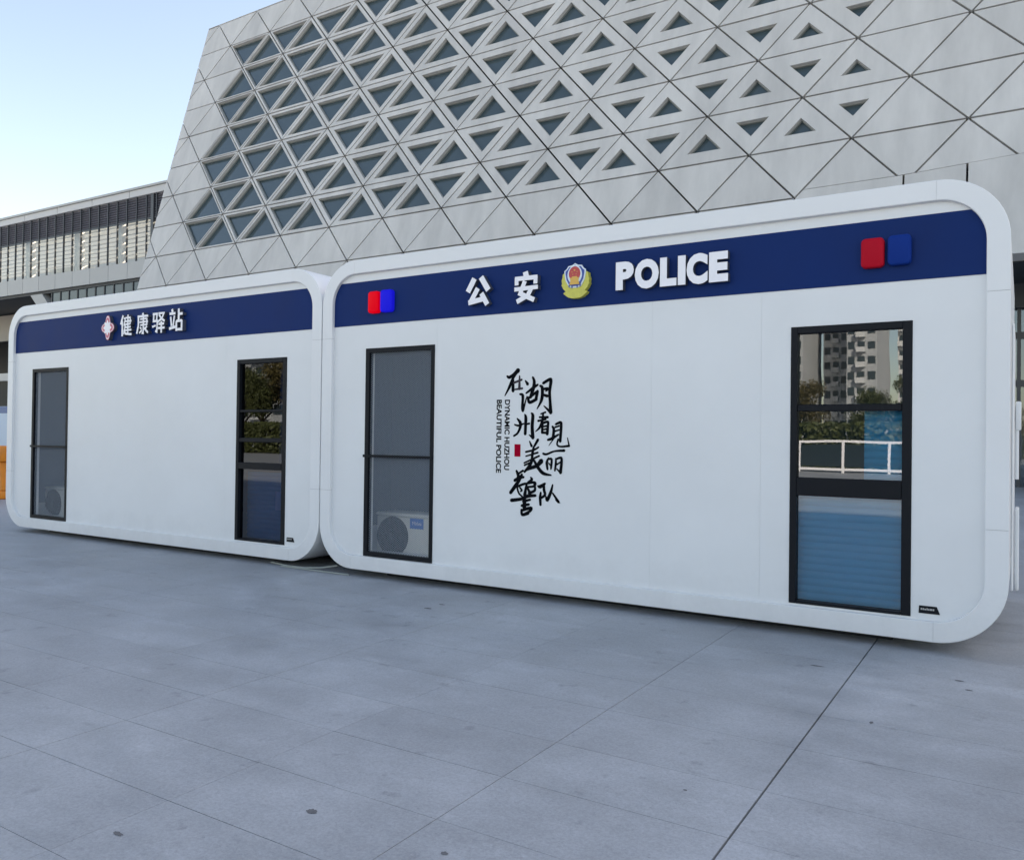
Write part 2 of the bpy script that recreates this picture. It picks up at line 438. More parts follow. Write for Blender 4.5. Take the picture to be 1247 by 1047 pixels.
# backing behind the joints, body, roof and soffit
def quad(name, pts, m, parent=lb): return from_data(name, [lbp(p) for p in pts], [(0, 1, 2, 3)], m, parent)
def latx(x, r, d=0): return lat(x + .49839 * r, r, d)
quad('backing_wall', [latx(XL, RBOT, -.45), latx(XR, RBOT, -.45), latx(XR, RTOP, -.45), latx(XL, RTOP, -.45)], M['backing'])
top_l, top_r, bot_l, bot_r = latx(XL, RTOP), latx(XR, RTOP), latx(XL, RBOT), latx(XR, RBOT)
bm = bmesh.new()
D = 40
a = [lbp(p) for p in (top_l + Vector((0, .05, .02)), top_r + Vector((0, .05, .02)), top_r + Vector((0, D, .02)), top_l + Vector((0, D, .02)))]
b_ = [(p[0], p[1], p[2] - .9) for p in a]
va = [bm.verts.new(p) for p in a]; vb = [bm.verts.new(p) for p in b_]
bm.faces.new(va); bm.faces.new(vb[::-1])
for i in range(4): bm.faces.new((va[i], vb[i], vb[(i + 1) % 4], va[(i + 1) % 4]))
from_bm('roof', bm, M['fascia'], lb)
bm = bmesh.new()
def hexa(bm, f, bk):
    va = [bm.verts.new(lbp(p)) for p in f]; vb = [bm.verts.new(lbp(p)) for p in bk]
    bm.faces.new(va); bm.faces.new(vb[::-1])
    for i in range(4): bm.faces.new((va[i], vb[i], vb[(i + 1) % 4], va[(i + 1) % 4]))
ins = Vector((.06, .75, .01)); insr = Vector((-.06, .75, .01))
dn = Vector((0, 0, -.95))
hexa(bm, [bot_l + ins, bot_r + insr, top_r + insr + dn, top_l + ins + dn],
     [Vector((bot_l.x + .06, bot_l.y + D, bot_l.z + .01)), Vector((bot_r.x - .06, bot_r.y + D, bot_r.z + .01)), Vector((top_r.x - .06, top_r.y + D, top_r.z - .94)), Vector((top_l.x + .06, top_l.y + D, top_l.z - .94))])
from_bm('body', bm, M['fascia'], lb)
SZ = bot_l.z; SY = bot_l.y
box_obj('soffit', bot_l.x + .1 - lb.location.x, bot_r.x - .1 - lb.location.x, SY + .35 - lb.location.y, SY + D - 1 - lb.location.y, SZ - .1, SZ - .004, M['soffit'], lb)
# lobby glazing under the overhang
LY = SY + 4.2
lx = lambda x: x - lb.location.x; ly = lambda y: y - lb.location.y
box_obj('bulkhead', lx(bot_l.x + .2), lx(bot_r.x - .2), ly(LY - .3), ly(LY + .3), 5.35, SZ - .104, M['soffit'], lb)
zs = [0, 3.12, 4.55, 5.35]
xg = [bot_l.x + .3 + 2.1 * i for i in range(int((bot_r.x - bot_l.x - .6) / 2.1) + 1)]
for i, x in enumerate(xg):
    box_obj('lobby_mullion', lx(x - .05), lx(x + .05), ly(LY - .12), ly(LY + .06), 0, 5.349, M['mullion'], lb)
for z in zs[1:3]:
    box_obj('lobby_transom', lx(xg[0] + .06), lx(xg[-1] - .06), ly(LY - .10), ly(LY + .05), z - .10, z + .10, M['mullion'], lb)
for i in range(len(xg) - 1):
    if xg[i + 1] < -1 or xg[i] > 14: continue
    for z0, z1 in zip(zs, zs[1:]):
        from_data('lobby_pane', [(lx(xg[i] + .05), ly(LY), z0 + .02), (lx(xg[i + 1] - .05), ly(LY), z0 + .02), (lx(xg[i + 1] - .05), ly(LY), z1 - .02), (lx(xg[i] + .05), ly(LY), z1 - .02)], [(0, 1, 2, 3)], GL_LOBBY, lb)
box_obj('lobby_back_wall', lx(bot_l.x + .3), lx(bot_r.x - .3), ly(LY + 9), ly(LY + 9.3), 0, SZ - .11, M['stone'], lb)
box_obj('lobby_side_wall', lx(bot_l.x + .06), lx(bot_l.x + .28), ly(LY - .2), ly(LY + 9), 0, SZ - .11, M['stone'], lb)
box_obj('lobby_side_wall', lx(bot_r.x - .28), lx(bot_r.x - .06), ly(LY - .2), ly(LY + 9), 0, SZ - .11, M['stone'], lb)

# ------------------------------------------------------------------ terminal building at the far left
tb = empty('terminal_building', (-45.5, 30.0, 0), R(1.22))
tag(tb, 'long pale terminal building with louvres and tall glazing, far left behind the smaller cabin', 'building')
ZR0, ZR1, ZL, ZG, ZF = 18.17, 18.82, 16.57, 13.52, 12.34
L0, L1 = -70.0, 10.0        # local x extent
# roof edge in segments with open joints
x = L1
while x > L0:
    x2 = x - 4.5
    bm = bmesh.new(); box(bm, x2 + .02, x - .02, -.16, .6, ZR0, ZR1 - .16); bev(bm, .02)
    from_bm('roof_edge_panel', bm, M['roofw'], tb); x = x2
box_obj('roof', L0, L1, 11.6, 13.5, ZR1 - .155, ZR1, M['fascia'], tb)  # roof split, with an opening added to let sun onto the ceiling slats
box_obj('roof', L0, L1, -.26, 1.1, ZR1 - .155, ZR1, M['fascia'], tb)
box_obj('roof_soffit', L0, L1, .602, 1.1, ZR0 + .02, ZR0 + .1, M['ceiling'], tb)
PIT = 1.12; xs = [-1.72 - PIT * i for i in range(36)] + [-1.72 + PIT * i for i in range(1, 8)]
xs.sort()
for x in xs:
    box_obj('mullion', x - .035, x + .035, -.06, .06, ZG, ZR0 - .002, M['mullion'], tb)
box_obj('corner_post', -1.16, -.86, -.10, .1, ZG, ZR0 - .002, M['mullion'], tb)
lv = bmesh.new()
for i in range(len(xs) - 1):
    z = ZL + .05
    while z < ZR0 - .1:
        v = [lv.verts.new(p) for p in ((xs[i] + .036, -.03, z), (xs[i + 1] - .036, -.03, z), (xs[i + 1] - .036, .06, z + .10), (xs[i] + .036, .06, z + .10))]
        lv.faces.new(v); z += .17
tag(from_bm('louvre_slats', lv, M['louvre'], tb), kind='stuff')
box_obj('louvre_back', xs[0], xs[-1], .14, .2, ZL, ZR0 - .01, M['louvre'], tb)
box_obj('transom', xs[0], xs[-1], -.02, .13, ZL - .10, ZL + .0, M['mullion'], tb)
for i in range(len(xs) - 1):
    V = [(xs[i] + .045, 0, ZG), (xs[i + 1] - .045, 0, ZG), (xs[i + 1] - .045, 0, ZL - .10), (xs[i] + .045, 0, ZL - .10)]
    if -24 < xs[i] < 1: from_data('pane', V, [(0, 1, 2, 3)], GL_TERM, tb)
# inside: floor, slatted ceiling falling towards the back, columns; the far side is open glazing
box_obj('floor', L0, L1, .2, 8.5, ZF, ZG - .1, M['ceiling'], tb)
cs = bmesh.new()
y = 1.2; k = 0
while y < 12.8:
    box(cs, L0, L1, y, y + .22, ZL + .62 - .0 * k, ZL + 1.05 - .0 * k); y += .95; k += 1
tag(from_bm('ceiling_slats', cs, M['ceiling'], tb), kind='stuff')
for x in (-5.6, -10.9, -17.6, -24.6, -31.):
    bm = bmesh.new(); tube(bm, [(x, .72, ZG - .1), (x, .72, ZR0)], .34, 20); from_bm('column', bm, M['roofw'], tb, smooth=40)
box_obj('back_parapet', L0, L1, 8.51, 8.7, ZF, ZG + 1.5, M['stone'], tb)
box_obj('kiosk', -9.6, -7.2, 5.2, 6.4, ZG - .098, ZG + 1.1, M['darkgrey'], tb)
box_obj('shop_block', -21.5, -16.5, 4.5, 7, ZG - .1, ZG + 2.0, M['fascia'], tb)
# fascia of grey panels
x = -1.2 + 2.24 * 5
while x > L0:
    x2 = x - 2.24
    bm = bmesh.new(); box(bm, x2 + .015, x - .015, -.28, -.12, ZF, ZG - .004); bev(bm, .008)
    from_bm('fascia_panel', bm, M['fascia'], tb); x = x2
box_obj('fascia_back', L0, L1, -.118, .18, ZF + .02, ZG - .01, M['backing'], tb)
# lower storey: set-back glazing, bracket, round column, dark undercroft
ZB = 8.0
box_obj('undercroft_soffit', L0, L1, -.1, 16, ZF - .2, ZF - .004, M['soffit'], tb)
lxs = [-13.2 + 1.12 * i for i in range(20)]
for x in lxs:
    box_obj('mullion', x - .05, x + .05, -.06, .10, ZB, ZF - .204, M['mullion'], tb)
for i in range(len(lxs) - 1):
    V = [(lxs[i] + .05, 0, ZB), (lxs[i + 1] - .05, 0, ZB), (lxs[i + 1] - .05, 0, ZF - .204), (lxs[i] + .05, 0, ZF - .204)]
    from_data('pane', V, [(0, 1, 2, 3)], M['twin'], tb)
for x_, w_ in ((-11.2, .5), (-8.4, 1.6), (-5.9, .4), (-4.2, .9), (-1.6, 2.2)): box_obj('inner_pier', x_, x_ + w_, 3, 3.6, 0, ZF - .21, M['roofw' if w_ < 1 else 'darkgrey'], tb)
box_obj('inner_wall', -13, L1, 7, 7.2, 0, ZF - .21, M['stone'], tb)
bm = bmesh.new(); prism_y(bm, [(-15.9, ZF - .21), (-14.3, ZF - .21), (-12.0, 9.9), (-12.0, 9.0), (-12.6, 9.0)], -.2, .35)
from_bm('bracket', bm, M['fascia'], tb)
bm = bmesh.new(); tube(bm, [(-16.2, 1.4, 0), (-16.2, 1.4, ZF - .21)], .78, 24); from_bm('column', bm, M['roofw'], tb, smooth=40)
box_obj('lower_wall', -80, -22, 4.6, 5.0, 9.66, 12.0, M['stone'], tb)
box_obj('beam', -80, -10, 4.2, 4.6, 5.95, 6.62, M['roofw'], tb)
box_obj('undercroft_wall', -120, 8, 14, 14.4, 0, ZF - .21, M['darkgrey'], tb)
CALLIGRAPHY = [
    [[(2.028,1.7995,0.0139),(2.0483,1.7904,0.0208),(2.0904,1.8125,0.0207),(2.1296,1.843,0.0321)],[(2.115,1.8287,0.023),(2.0809,1.7789,0.0185),(2.0519,1.716,0.0208),(2.0078,1.6424,0.0056)],[(2.0835,1.7704,0.0184),(2.0849,1.6814,0.023)],[(2.1451,1.7982,0.0092),(2.1441,1.6971,0.0206)],[(2.0914,1.7448,0.0138),(2.1652,1.7682,0.0137)],[(2.1021,1.6916,0.0092),(2.1712,1.6986,0.0137)]],
    [[(2.1997,1.7589,0.0091),(2.2196,1.7332,0.0227)],[(2.1497,1.6527,0.0114),(2.177,1.6396,0.0205),(2.1734,1.5493,0.0182),(2.1787,1.5198,0.0182)],[(2.1811,1.524,0.0182),(2.2161,1.6369,0.0045)],[(2.2674,1.7842,0.0135),(2.2799,1.7568,0.0203),(2.2781,1.711,0.0248),(2.2549,1.6446,0.0226),(2.2503,1.628,0.0203)],[(2.2085,1.6601,0.0113),(2.2686,1.6986,0.0203),(2.314,1.7247,0.0134)],[(2.231,1.6199,0.0158),(2.3124,1.6728,0.0179)],[(2.3124,1.6728,0.0202),(2.2989,1.6106,0.0224)],[(2.2261,1.6242,0.0181),(2.2412,1.5863,0.0203),(2.3037,1.6105,0.0202)],[(2.3357,1.7159,0.0134),(2.3551,1.6968,0.0223),(2.3516,1.6098,0.0223),(2.3096,1.5335,0.0054)],[(2.3641,1.736,0.0178),(2.4205,1.7634,0.0199),(2.4325,1.7487,0.0221),(2.4219,1.6665,0.0199),(2.4278,1.584,0.0199),(2.4336,1.5058,0.0265)],[(2.4336,1.5058,0.0221),(2.3714,1.5578,0.0053)],[(2.3647,1.6904,0.0134),(2.4027,1.6896,0.0222),(2.3864,1.6713,0.0067)],[(2.3725,1.6426,0.0156),(2.4011,1.6339,0.0199)]],
    [[(2.1272,1.4581,0.0087),(2.1558,1.4261,0.0231),(2.1564,1.3889,0.0202),(2.1321,1.3408,0.0145),(2.0979,1.3191,0.0128)],[(2.1029,1.41,0.0087),(2.1406,1.4021,0.0145),(2.1901,1.4182,0.0086)],[(2.1983,1.4898,0.0103),(2.208,1.458,0.023),(2.2037,1.336,0.0201)],[(2.2118,1.4129,0.0086),(2.2394,1.4183,0.0143)],[(2.2597,1.5001,0.0114),(2.2723,1.479,0.0228),(2.2674,1.3946,0.0239),(2.2748,1.3076,0.0256)],[(2.2748,1.3076,0.0199),(2.2408,1.3284,0.0057)]],
    [[(2.345,1.4944,0.0085),(2.3869,1.5073,0.0123)],[(2.3332,1.4683,0.0113),(2.4084,1.4681,0.0157)],[(2.3215,1.4394,0.0141),(2.3907,1.4524,0.0123)],[(2.366,1.4996,0.0113),(2.3607,1.4472,0.0197),(2.3374,1.3896,0.0169),(2.2985,1.3552,0.0045)],[(2.3611,1.4211,0.0169),(2.3591,1.3478,0.018)],[(2.3611,1.4211,0.0158),(2.4089,1.4316,0.0157),(2.4095,1.3951,0.0179),(2.4043,1.3377,0.0213)],[(2.3705,1.3949,0.0112),(2.4004,1.4002,0.0112)],[(2.3708,1.3714,0.0112),(2.3978,1.3767,0.0112)],[(2.3621,1.3478,0.0158),(2.4042,1.3455,0.014)]],
    [[(2.4512,1.3952,0.0139),(2.4634,1.3693,0.0194),(2.4554,1.3017,0.0195)],[(2.4805,1.4134,0.0139),(2.5215,1.4264,0.0193),(2.5278,1.3955,0.0193),(2.5206,1.2818,0.0193)],[(2.4749,1.3901,0.0111),(2.5102,1.4006,0.011)],[(2.4754,1.359,0.01),(2.5106,1.3695,0.0099)],[(2.4109,1.2908,0.014),(2.4465,1.3016,0.0195),(2.5052,1.3333,0.0111)],[(2.4818,1.3227,0.01),(2.4205,1.2467,0.0034)],[(2.5028,1.2971,0.0111),(2.4945,1.2556,0.0122),(2.5241,1.2405,0.011),(2.5998,1.2469,0.0153)],[(2.5998,1.2469,0.012),(2.5845,1.3083,0.0055)]],
    [[(2.2446,1.2782,0.0069),(2.2635,1.2416,0.0182)],[(2.3207,1.2897,0.0198),(2.291,1.242,0.0142)],[(2.2119,1.1931,0.0126),(2.2853,1.2103,0.0125),(2.3276,1.2321,0.0113)],[(2.2125,1.1587,0.0086),(2.3221,1.19,0.0124)],[(2.2849,1.2366,0.0142),(2.2735,1.1838,0.0199),(2.2682,1.1309,0.0171)],[(2.1978,1.1053,0.0103),(2.3346,1.164,0.0124)],[(2.2012,1.0869,0.0115),(2.2684,1.1151,0.0114)],[(2.2772,1.1417,0.0171),(2.2504,1.0883,0.0228),(2.2019,1.0339,0.0143)],[(2.3533,1.1226,0.0338),(2.3115,1.0848,0.0226),(2.2385,1.0615,0.0228),(2.208,1.0447,0.0143)],[(2.2865,1.1314,0.0142),(2.3238,1.0746,0.0226),(2.3727,1.029,0.0225),(2.4446,1.0159,0.0078)]],
    [[(2.3705,1.1831,0.014),(2.4006,1.1785,0.014),(2.4716,1.2034,0.0111),(2.5567,1.2102,0.0176)],[(2.4189,1.1503,0.0084),(2.4045,1.1135,0.0196),(2.4112,1.0616,0.014)],[(2.4161,1.1398,0.0112),(2.4458,1.1405,0.0156),(2.4437,1.0833,0.0156),(2.441,1.0625,0.0084)],[(2.4225,1.1088,0.0078),(2.4346,1.0935,0.0078)],[(2.4842,1.1467,0.01),(2.4848,1.1053,0.0166),(2.4767,1.0532,0.0122)],[(2.4902,1.1442,0.0122),(2.5312,1.1529,0.0165),(2.5347,1.1118,0.0187),(2.5269,1.0393,0.022)],[(2.5269,1.0393,0.0165),(2.4912,1.0692,0.0055)],[(2.4937,1.1003,0.01),(2.5287,1.1219,0.0099)]],
    [[(2.127,1.0396,0.0154),(2.1442,1.0046,0.0231),(2.1416,0.9903,0.0206)],[(2.1385,1.0139,0.0129),(2.1878,1.0439,0.0143)],[(2.1114,0.9631,0.0206),(2.1555,0.9861,0.0205),(2.1941,0.9922,0.0153)],[(2.1773,1.0105,0.0179),(2.1504,0.9623,0.0231),(2.1177,0.9183,0.0258),(2.0737,0.8642,0.0233)],[(2.1344,0.9143,0.0154),(2.2168,0.9413,0.0153),(2.2147,0.8988,0.0178),(2.2072,0.8515,0.0255)],[(2.1345,0.9096,0.0129),(2.1518,0.863,0.0128),(2.1854,0.8363,0.0102)],[(2.1623,0.906,0.0128),(2.1791,0.8879,0.0128),(2.1682,0.8779,0.0102)],[(2.2598,0.9922,0.0101),(2.2709,0.9762,0.0177),(2.2386,0.9515,0.0178)],[(2.2332,0.9466,0.0178),(2.2984,0.9539,0.0151),(2.2934,0.9256,0.0151),(2.2336,0.9161,0.0127)],[(2.2931,0.9443,0.0141),(2.2993,0.8932,0.0176),(2.2453,0.8673,0.0178)],[(2.2338,0.9044,0.0152),(2.2506,0.877,0.0203)],[(2.0831,0.8028,0.0233),(2.1691,0.8166,0.0205),(2.2347,0.8434,0.0229),(2.3053,0.8514,0.0176)],[(2.1915,0.7989,0.0153),(2.2569,0.8163,0.0152)],[(2.1809,0.7653,0.0179),(2.2466,0.7783,0.0152)],[(2.2077,0.8185,0.0229),(2.2031,0.7571,0.0306)],[(2.1815,0.7276,0.0179),(2.2633,0.7511,0.0202),(2.2582,0.7273,0.0177),(2.1985,0.6957,0.0153)],[(2.1787,0.7322,0.0153),(2.1875,0.695,0.0204),(2.2422,0.7077,0.0178)]],
    [[(2.3258,0.927,0.01),(2.3473,0.9232,0.025),(2.3898,0.9482,0.0149)],[(2.3792,0.9431,0.0175),(2.3825,0.8969,0.0199),(2.391,0.8601,0.0174),(2.3487,0.8302,0.015)],[(2.3534,0.877,0.0125),(2.3485,0.8395,0.02),(2.352,0.7816,0.0175)],[(2.4588,0.9417,0.0099),(2.4437,0.8857,0.0198),(2.4128,0.8241,0.0248),(2.3991,0.8513,0.0075)],[(2.4597,0.8772,0.0099),(2.4811,0.8506,0.0148),(2.5131,0.8108,0.0172),(2.4867,0.8279,0.0074)]],
]

# ------------------------------------------------------------------ prefabricated cabins
ZB_, ZT = .10, 2.90; DW = .035; DEPTH = 2.4; RO, TW = .39, .1235
def rr_arc(cx, cz, r, a0, a1, n=10):
    return [(cx + r * math.cos(a0 + (a1 - a0) * k / n), cz + r * math.sin(a0 + (a1 - a0) * k / n)) for k in range(n + 1)]
def ring_piece(bm, pts_out, pts_in, y0, y1, chamf=.005):
    """a length of the rounded tube: outer and inner polylines with equal counts"""
    n = len(pts_out)
    def off(o, i, t): return (o[0] + (i[0] - o[0]) * t, o[1] + (i[1] - o[1]) * t)
    w = math.dist(pts_out[0], pts_in[0]); t = chamf / w
    rows = [[(p[0], y1, p[1]) for p in pts_out], [(p[0], y0 + chamf, p[1]) for p in pts_out],
            [(*(lambda q: (q[0], y0 + chamf * .3, q[1]))(off(o, i, t * .3)),) for o, i in zip(pts_out, pts_in)],
            [(*(lambda q: (q[0], y0, q[1]))(off(o, i, t)),) for o, i in zip(pts_out, pts_in)],
            [(*(lambda q: (q[0], y0, q[1]))(off(o, i, 1 - t)),) for o, i in zip(pts_out, pts_in)],
            [(*(lambda q: (q[0], y0 + chamf * .3, q[1]))(off(o, i, 1 - t * .3)),) for o, i in zip(pts_out, pts_in)],
            [(p[0], y0 + chamf, p[1]) for p in pts_in], [(p[0], y1, p[1]) for p in pts_in]]
    vs = [[bm.verts.new(p) for p in row] for row in rows]
    for a, b in zip(vs, vs[1:]):
        for k in range(n - 1): bm.faces.new((a[k], a[k + 1], b[k + 1], b[k]))
    for k in range(n - 1): bm.faces.new((vs[-1][k], vs[-1][k + 1], vs[0][k + 1], vs[0][k]))
    bm.faces.new([row[0] for row in vs]); bm.faces.new([row[-1] for row in vs][::-1])

def holed_plate(bm, X0, X1, Z0, Z1, hx0, hx1, hz0, hz1, y0, y1):
    o = [(X0, Z0), (X1, Z0), (X1, Z1), (X0, Z1)]; h = [(hx0, hz0), (hx1, hz0), (hx1, hz1), (hx0, hz1)]
    a = [bm.verts.new((x, y0, z)) for x, z in o]; b = [bm.verts.new((x, y0, z)) for x, z in h]
    c = [bm.verts.new((x, y1, z)) for x, z in o]; d = [bm.verts.new((x, y1, z)) for x, z in h]
    for i in range(4):
        k = (i + 1) % 4
        bm.faces.new((a[i], a[k], b[k], b[i])); bm.faces.new((c[k], c[i], d[i], d[k]))
        bm.faces.new((b[i], b[k], d[k], d[i])); bm.faces.new((a[k], a[i], c[i], c[k]))

def cabin_shell(root, W):
    """rounded white tube of eight lengths with fine joints, liner behind the joints; front at y=0, x from 0 to W"""
    CX, CZ = .345, .70; G = .0012
    ri = RO - TW
    def corner(sx, sz):
        # polyline from the upright side to the flat side
        ox = 0 if sx < 0 else W; oz = ZB_ if sz < 0 else ZT
        ix = -sx * 1; iz = -sz
        cx, cz = ox + ix * RO, oz + iz * RO
        ang0 = math.pi if sx < 0 else 0
        ang1 = -math.pi / 2 if sz < 0 else math.pi / 2
        if sx < 0 and sz < 0: ang1 = 1.5 * math.pi
        out = [(ox, oz + iz * (CZ - G))] + rr_arc(cx, cz, RO, ang0, ang1, 14)
        inn = [(ox + ix * TW, oz + iz * (CZ - G))] + rr_arc(cx, cz, ri, ang0, ang1, 14)
        return out, inn
    for sx in (-1, 1):
        for sz in (-1, 1):
            bm = bmesh.new(); ring_piece(bm, *corner(sx, sz), 0, DEPTH)
            from_bm('frame_corner', bm, M['shell'], root, smooth=20)
    for sz in (-1, 1):
        oz = ZB_ if sz < 0 else ZT; iz = -sz
        bm = bmesh.new(); ring_piece(bm, [(RO + G, oz), (W - RO - G, oz)], [(RO + G, oz + iz * TW), (W - RO - G, oz + iz * TW)], 0, DEPTH)
        from_bm('frame_rail', bm, M['shell'], root)
    for sx in (-1, 1):
        ox = 0 if sx < 0 else W; ix = -sx
        bm = bmesh.new(); ring_piece(bm, [(ox, ZB_ + CZ + G), (ox, ZT - CZ - G)], [(ox + ix * TW, ZB_ + CZ + G), (ox + ix * TW, ZT - CZ - G)], 0, DEPTH)
        from_bm('frame_post', bm, M['shell'], root)
    bm = bmesh.new()     # grey liner 4 mm under the skin, shows only in the joints
    e = .004
    out = rr_arc(RO, ZB_ + RO, RO - e, math.pi, 1.5 * math.pi) + rr_arc(W - RO, ZB_ + RO, RO - e, 1.5 * math.pi, 2 * math.pi) + rr_arc(W - RO, ZT - RO, RO - e, 0, .5 * math.pi) + rr_arc(RO, ZT - RO, RO - e, .5 * math.pi, math.pi)
    inn = rr_arc(RO, ZB_ + RO, ri + e, math.pi, 1.5 * math.pi) + rr_arc(W - RO, ZB_ + RO, ri + e, 1.5 * math.pi, 2 * math.pi) + rr_arc(W - RO, ZT - RO, ri + e, 0, .5 * math.pi) + rr_arc(RO, ZT - RO, ri + e, .5 * math.pi, math.pi)
    n = len(out)
    rows = [[bm.verts.new((p[0], y, p[1])) for p in pl] for pl, y in ((out, DEPTH - .01), (out, e), (inn, e), (inn, DEPTH - .01))]
    for q in range(4):
        for k in range(n): bm.faces.new((rows[q][k], rows[q][(k + 1) % n], rows[(q + 1) % 4][(k + 1) % n], rows[(q + 1) % 4][k]))
    from_bm('joint_liner', bm, M['seam'], root)
    # closed rear wall
    bm = bmesh.new(); box(bm, .12, W - .12, DEPTH - .16, DEPTH - .06, ZB_ + .12, ZT - .12); from_bm('rear_wall', bm, M['interior'], root)
    bm = bmesh.new(); box(bm, RO + .25, W - RO - .25, .22, .30, GZ + .001, ZB_ - .002); box(bm, RO, W - RO, 2.1, 2.2, GZ + .001, ZB_ - .002)  # dark beams added under the cabin to stop light leaking through the gap
    from_bm('light_block_beam', bm, M['darkgrey'], root)
    for x in (.5, W / 2, W - .5):
        for y in (.75, 2.0):
            bm = bmesh.new(); box(bm, x - .09, x + .09, y - .09, y + .09, GZ + .001, ZB_ + .02); from_bm('foot', bm, M['darkgrey'], root)

def font_mesh(ch, off, ext):
    cu = bpy.data.curves.new('tmp', 'FONT'); cu.body = ch; cu.size = 1; cu.offset = off; cu.extrude = 0; cu.resolution_u = 4
    ob = bpy.data.objects.new('tmp', cu); COL.objects.link(ob)
    bpy.context.view_layer.update()
    me = bpy.data.meshes.new_from_object(ob.evaluated_get(bpy.context.evaluated_depsgraph_get()))
    V = [tuple(v.co) for v in me.vertices]; F = [tuple(p.vertices) for p in me.polygons]
    bpy.data.objects.remove(ob); bpy.data.curves.remove(cu); bpy.data.meshes.remove(me)
    return V, F

def extrude_outline(bm, V2, F, y0, y1):
    """flat faces in X-Z -> solid with sides on the open edges"""
    a = [bm.verts.new((x, y0, z)) for x, z in V2]; b = [bm.verts.new((x, y1, z)) for x, z in V2]
    edges = {}
    for f in F:
        fc = bm.faces.new([a[i] for i in f])
        for i in range(len(f)):
            e = (f[i], f[(i + 1) % len(f)]); edges[e] = 1
    for (i, j) in edges:
        if (j, i) not in edges:
            s = bm.faces.new((a[i], b[i], b[j], a[j])); s.material_index = 1

def near_plane(x, z, dy):
    """a point measured on the frame plane carried dy forwards along the sight line"""
    t = dy / 5.572
    return x + (5.565 - x) * t, z + (1.30 - z) * t
LETTER_F = -.018
def latin_letter(ch, x0, x1, z0, z1, parent, off=.062):
    V, F = font_mesh(ch, off, 0)
    mx0, mx1 = min(v[0] for v in V), max(v[0] for v in V); my0, my1 = min(v[1] for v in V), max(v[1] for v in V)
    (x0, z0), (x1, z1) = near_plane(x0, z0, .018), near_plane(x1, z1, .018)
    V2 = [(x0 + (v[0] - mx0) / (mx1 - mx0) * (x1 - x0), z0 + (v[1] - my0) / (my1 - my0) * (z1 - z0)) for v in V]
    # merge doubled outline points
    key = {}; V3 = []; mp = []
    for p in V2:
        k = (round(p[0], 5), round(p[1], 5))
        if k not in key: key[k] = len(V3); V3.append(p)
        mp.append(key[k])
    F3 = []
    for f in F:
        g_ = [mp[i] for i in f]; g_ = [g_[i] for i in range(len(g_)) if g_[i] != g_[i - 1]]
        if len(set(g_)) == len(g_) >= 3: F3.append(g_)
    bm = bmesh.new(); extrude_outline(bm, V3, F3, LETTER_F, DW - .004)
    o = from_bm('sign_letter', bm, [M['letter'], M['letter_side']], parent)
    return o

def bar_outline(pts, w):
    """mitred band along a polyline (pts may carry their own width) -> list of quads in 2-D"""
    n = len(pts); Lf, Rt = [], []
    for i in range(n):
        p = Vector(pts[i][:2]); ww = (pts[i][2] if len(pts[i]) > 2 else w) / 2
        if i == 0: d = (Vector(pts[1][:2]) - p).normalized(); m = Vector((-d.y, d.x)); s = 1
        elif i == n - 1: d = (p - Vector(pts[i - 1][:2])).normalized(); m = Vector((-d.y, d.x)); s = 1
        else:
            d1 = (p - Vector(pts[i - 1][:2])).normalized(); d2 = (Vector(pts[i + 1][:2]) - p).normalized()
            m1 = Vector((-d1.y, d1.x)); m2 = Vector((-d2.y, d2.x)); m = m1 + m2
            if m.length < .35: m = m1
            m.normalize(); s = min(1 / max(m.dot(m1), .45), 1.6)
        Lf.append(p + m * ww * s); Rt.append(p - m * ww * s)
    return Lf, Rt
def bar_solid(bm, pts, w, y0, y1, mi_side=1):
    Lf, Rt = bar_outline(pts, w)
    loop = Lf + Rt[::-1]
    a = [bm.verts.new((p.x, y0, p.y)) for p in loop]; b = [bm.verts.new((p.x, y1, p.y)) for p in loop]
    n = len(Lf); N = len(loop)
    for i in range(n - 1):
        bm.faces.new((a[i], a[i + 1], a[N - 2 - i], a[N - 1 - i]))
    for i in range(N):
        f = bm.faces.new((a[i], b[i], b[(i + 1) % N], a[(i + 1) % N])); f.material_index = mi_side
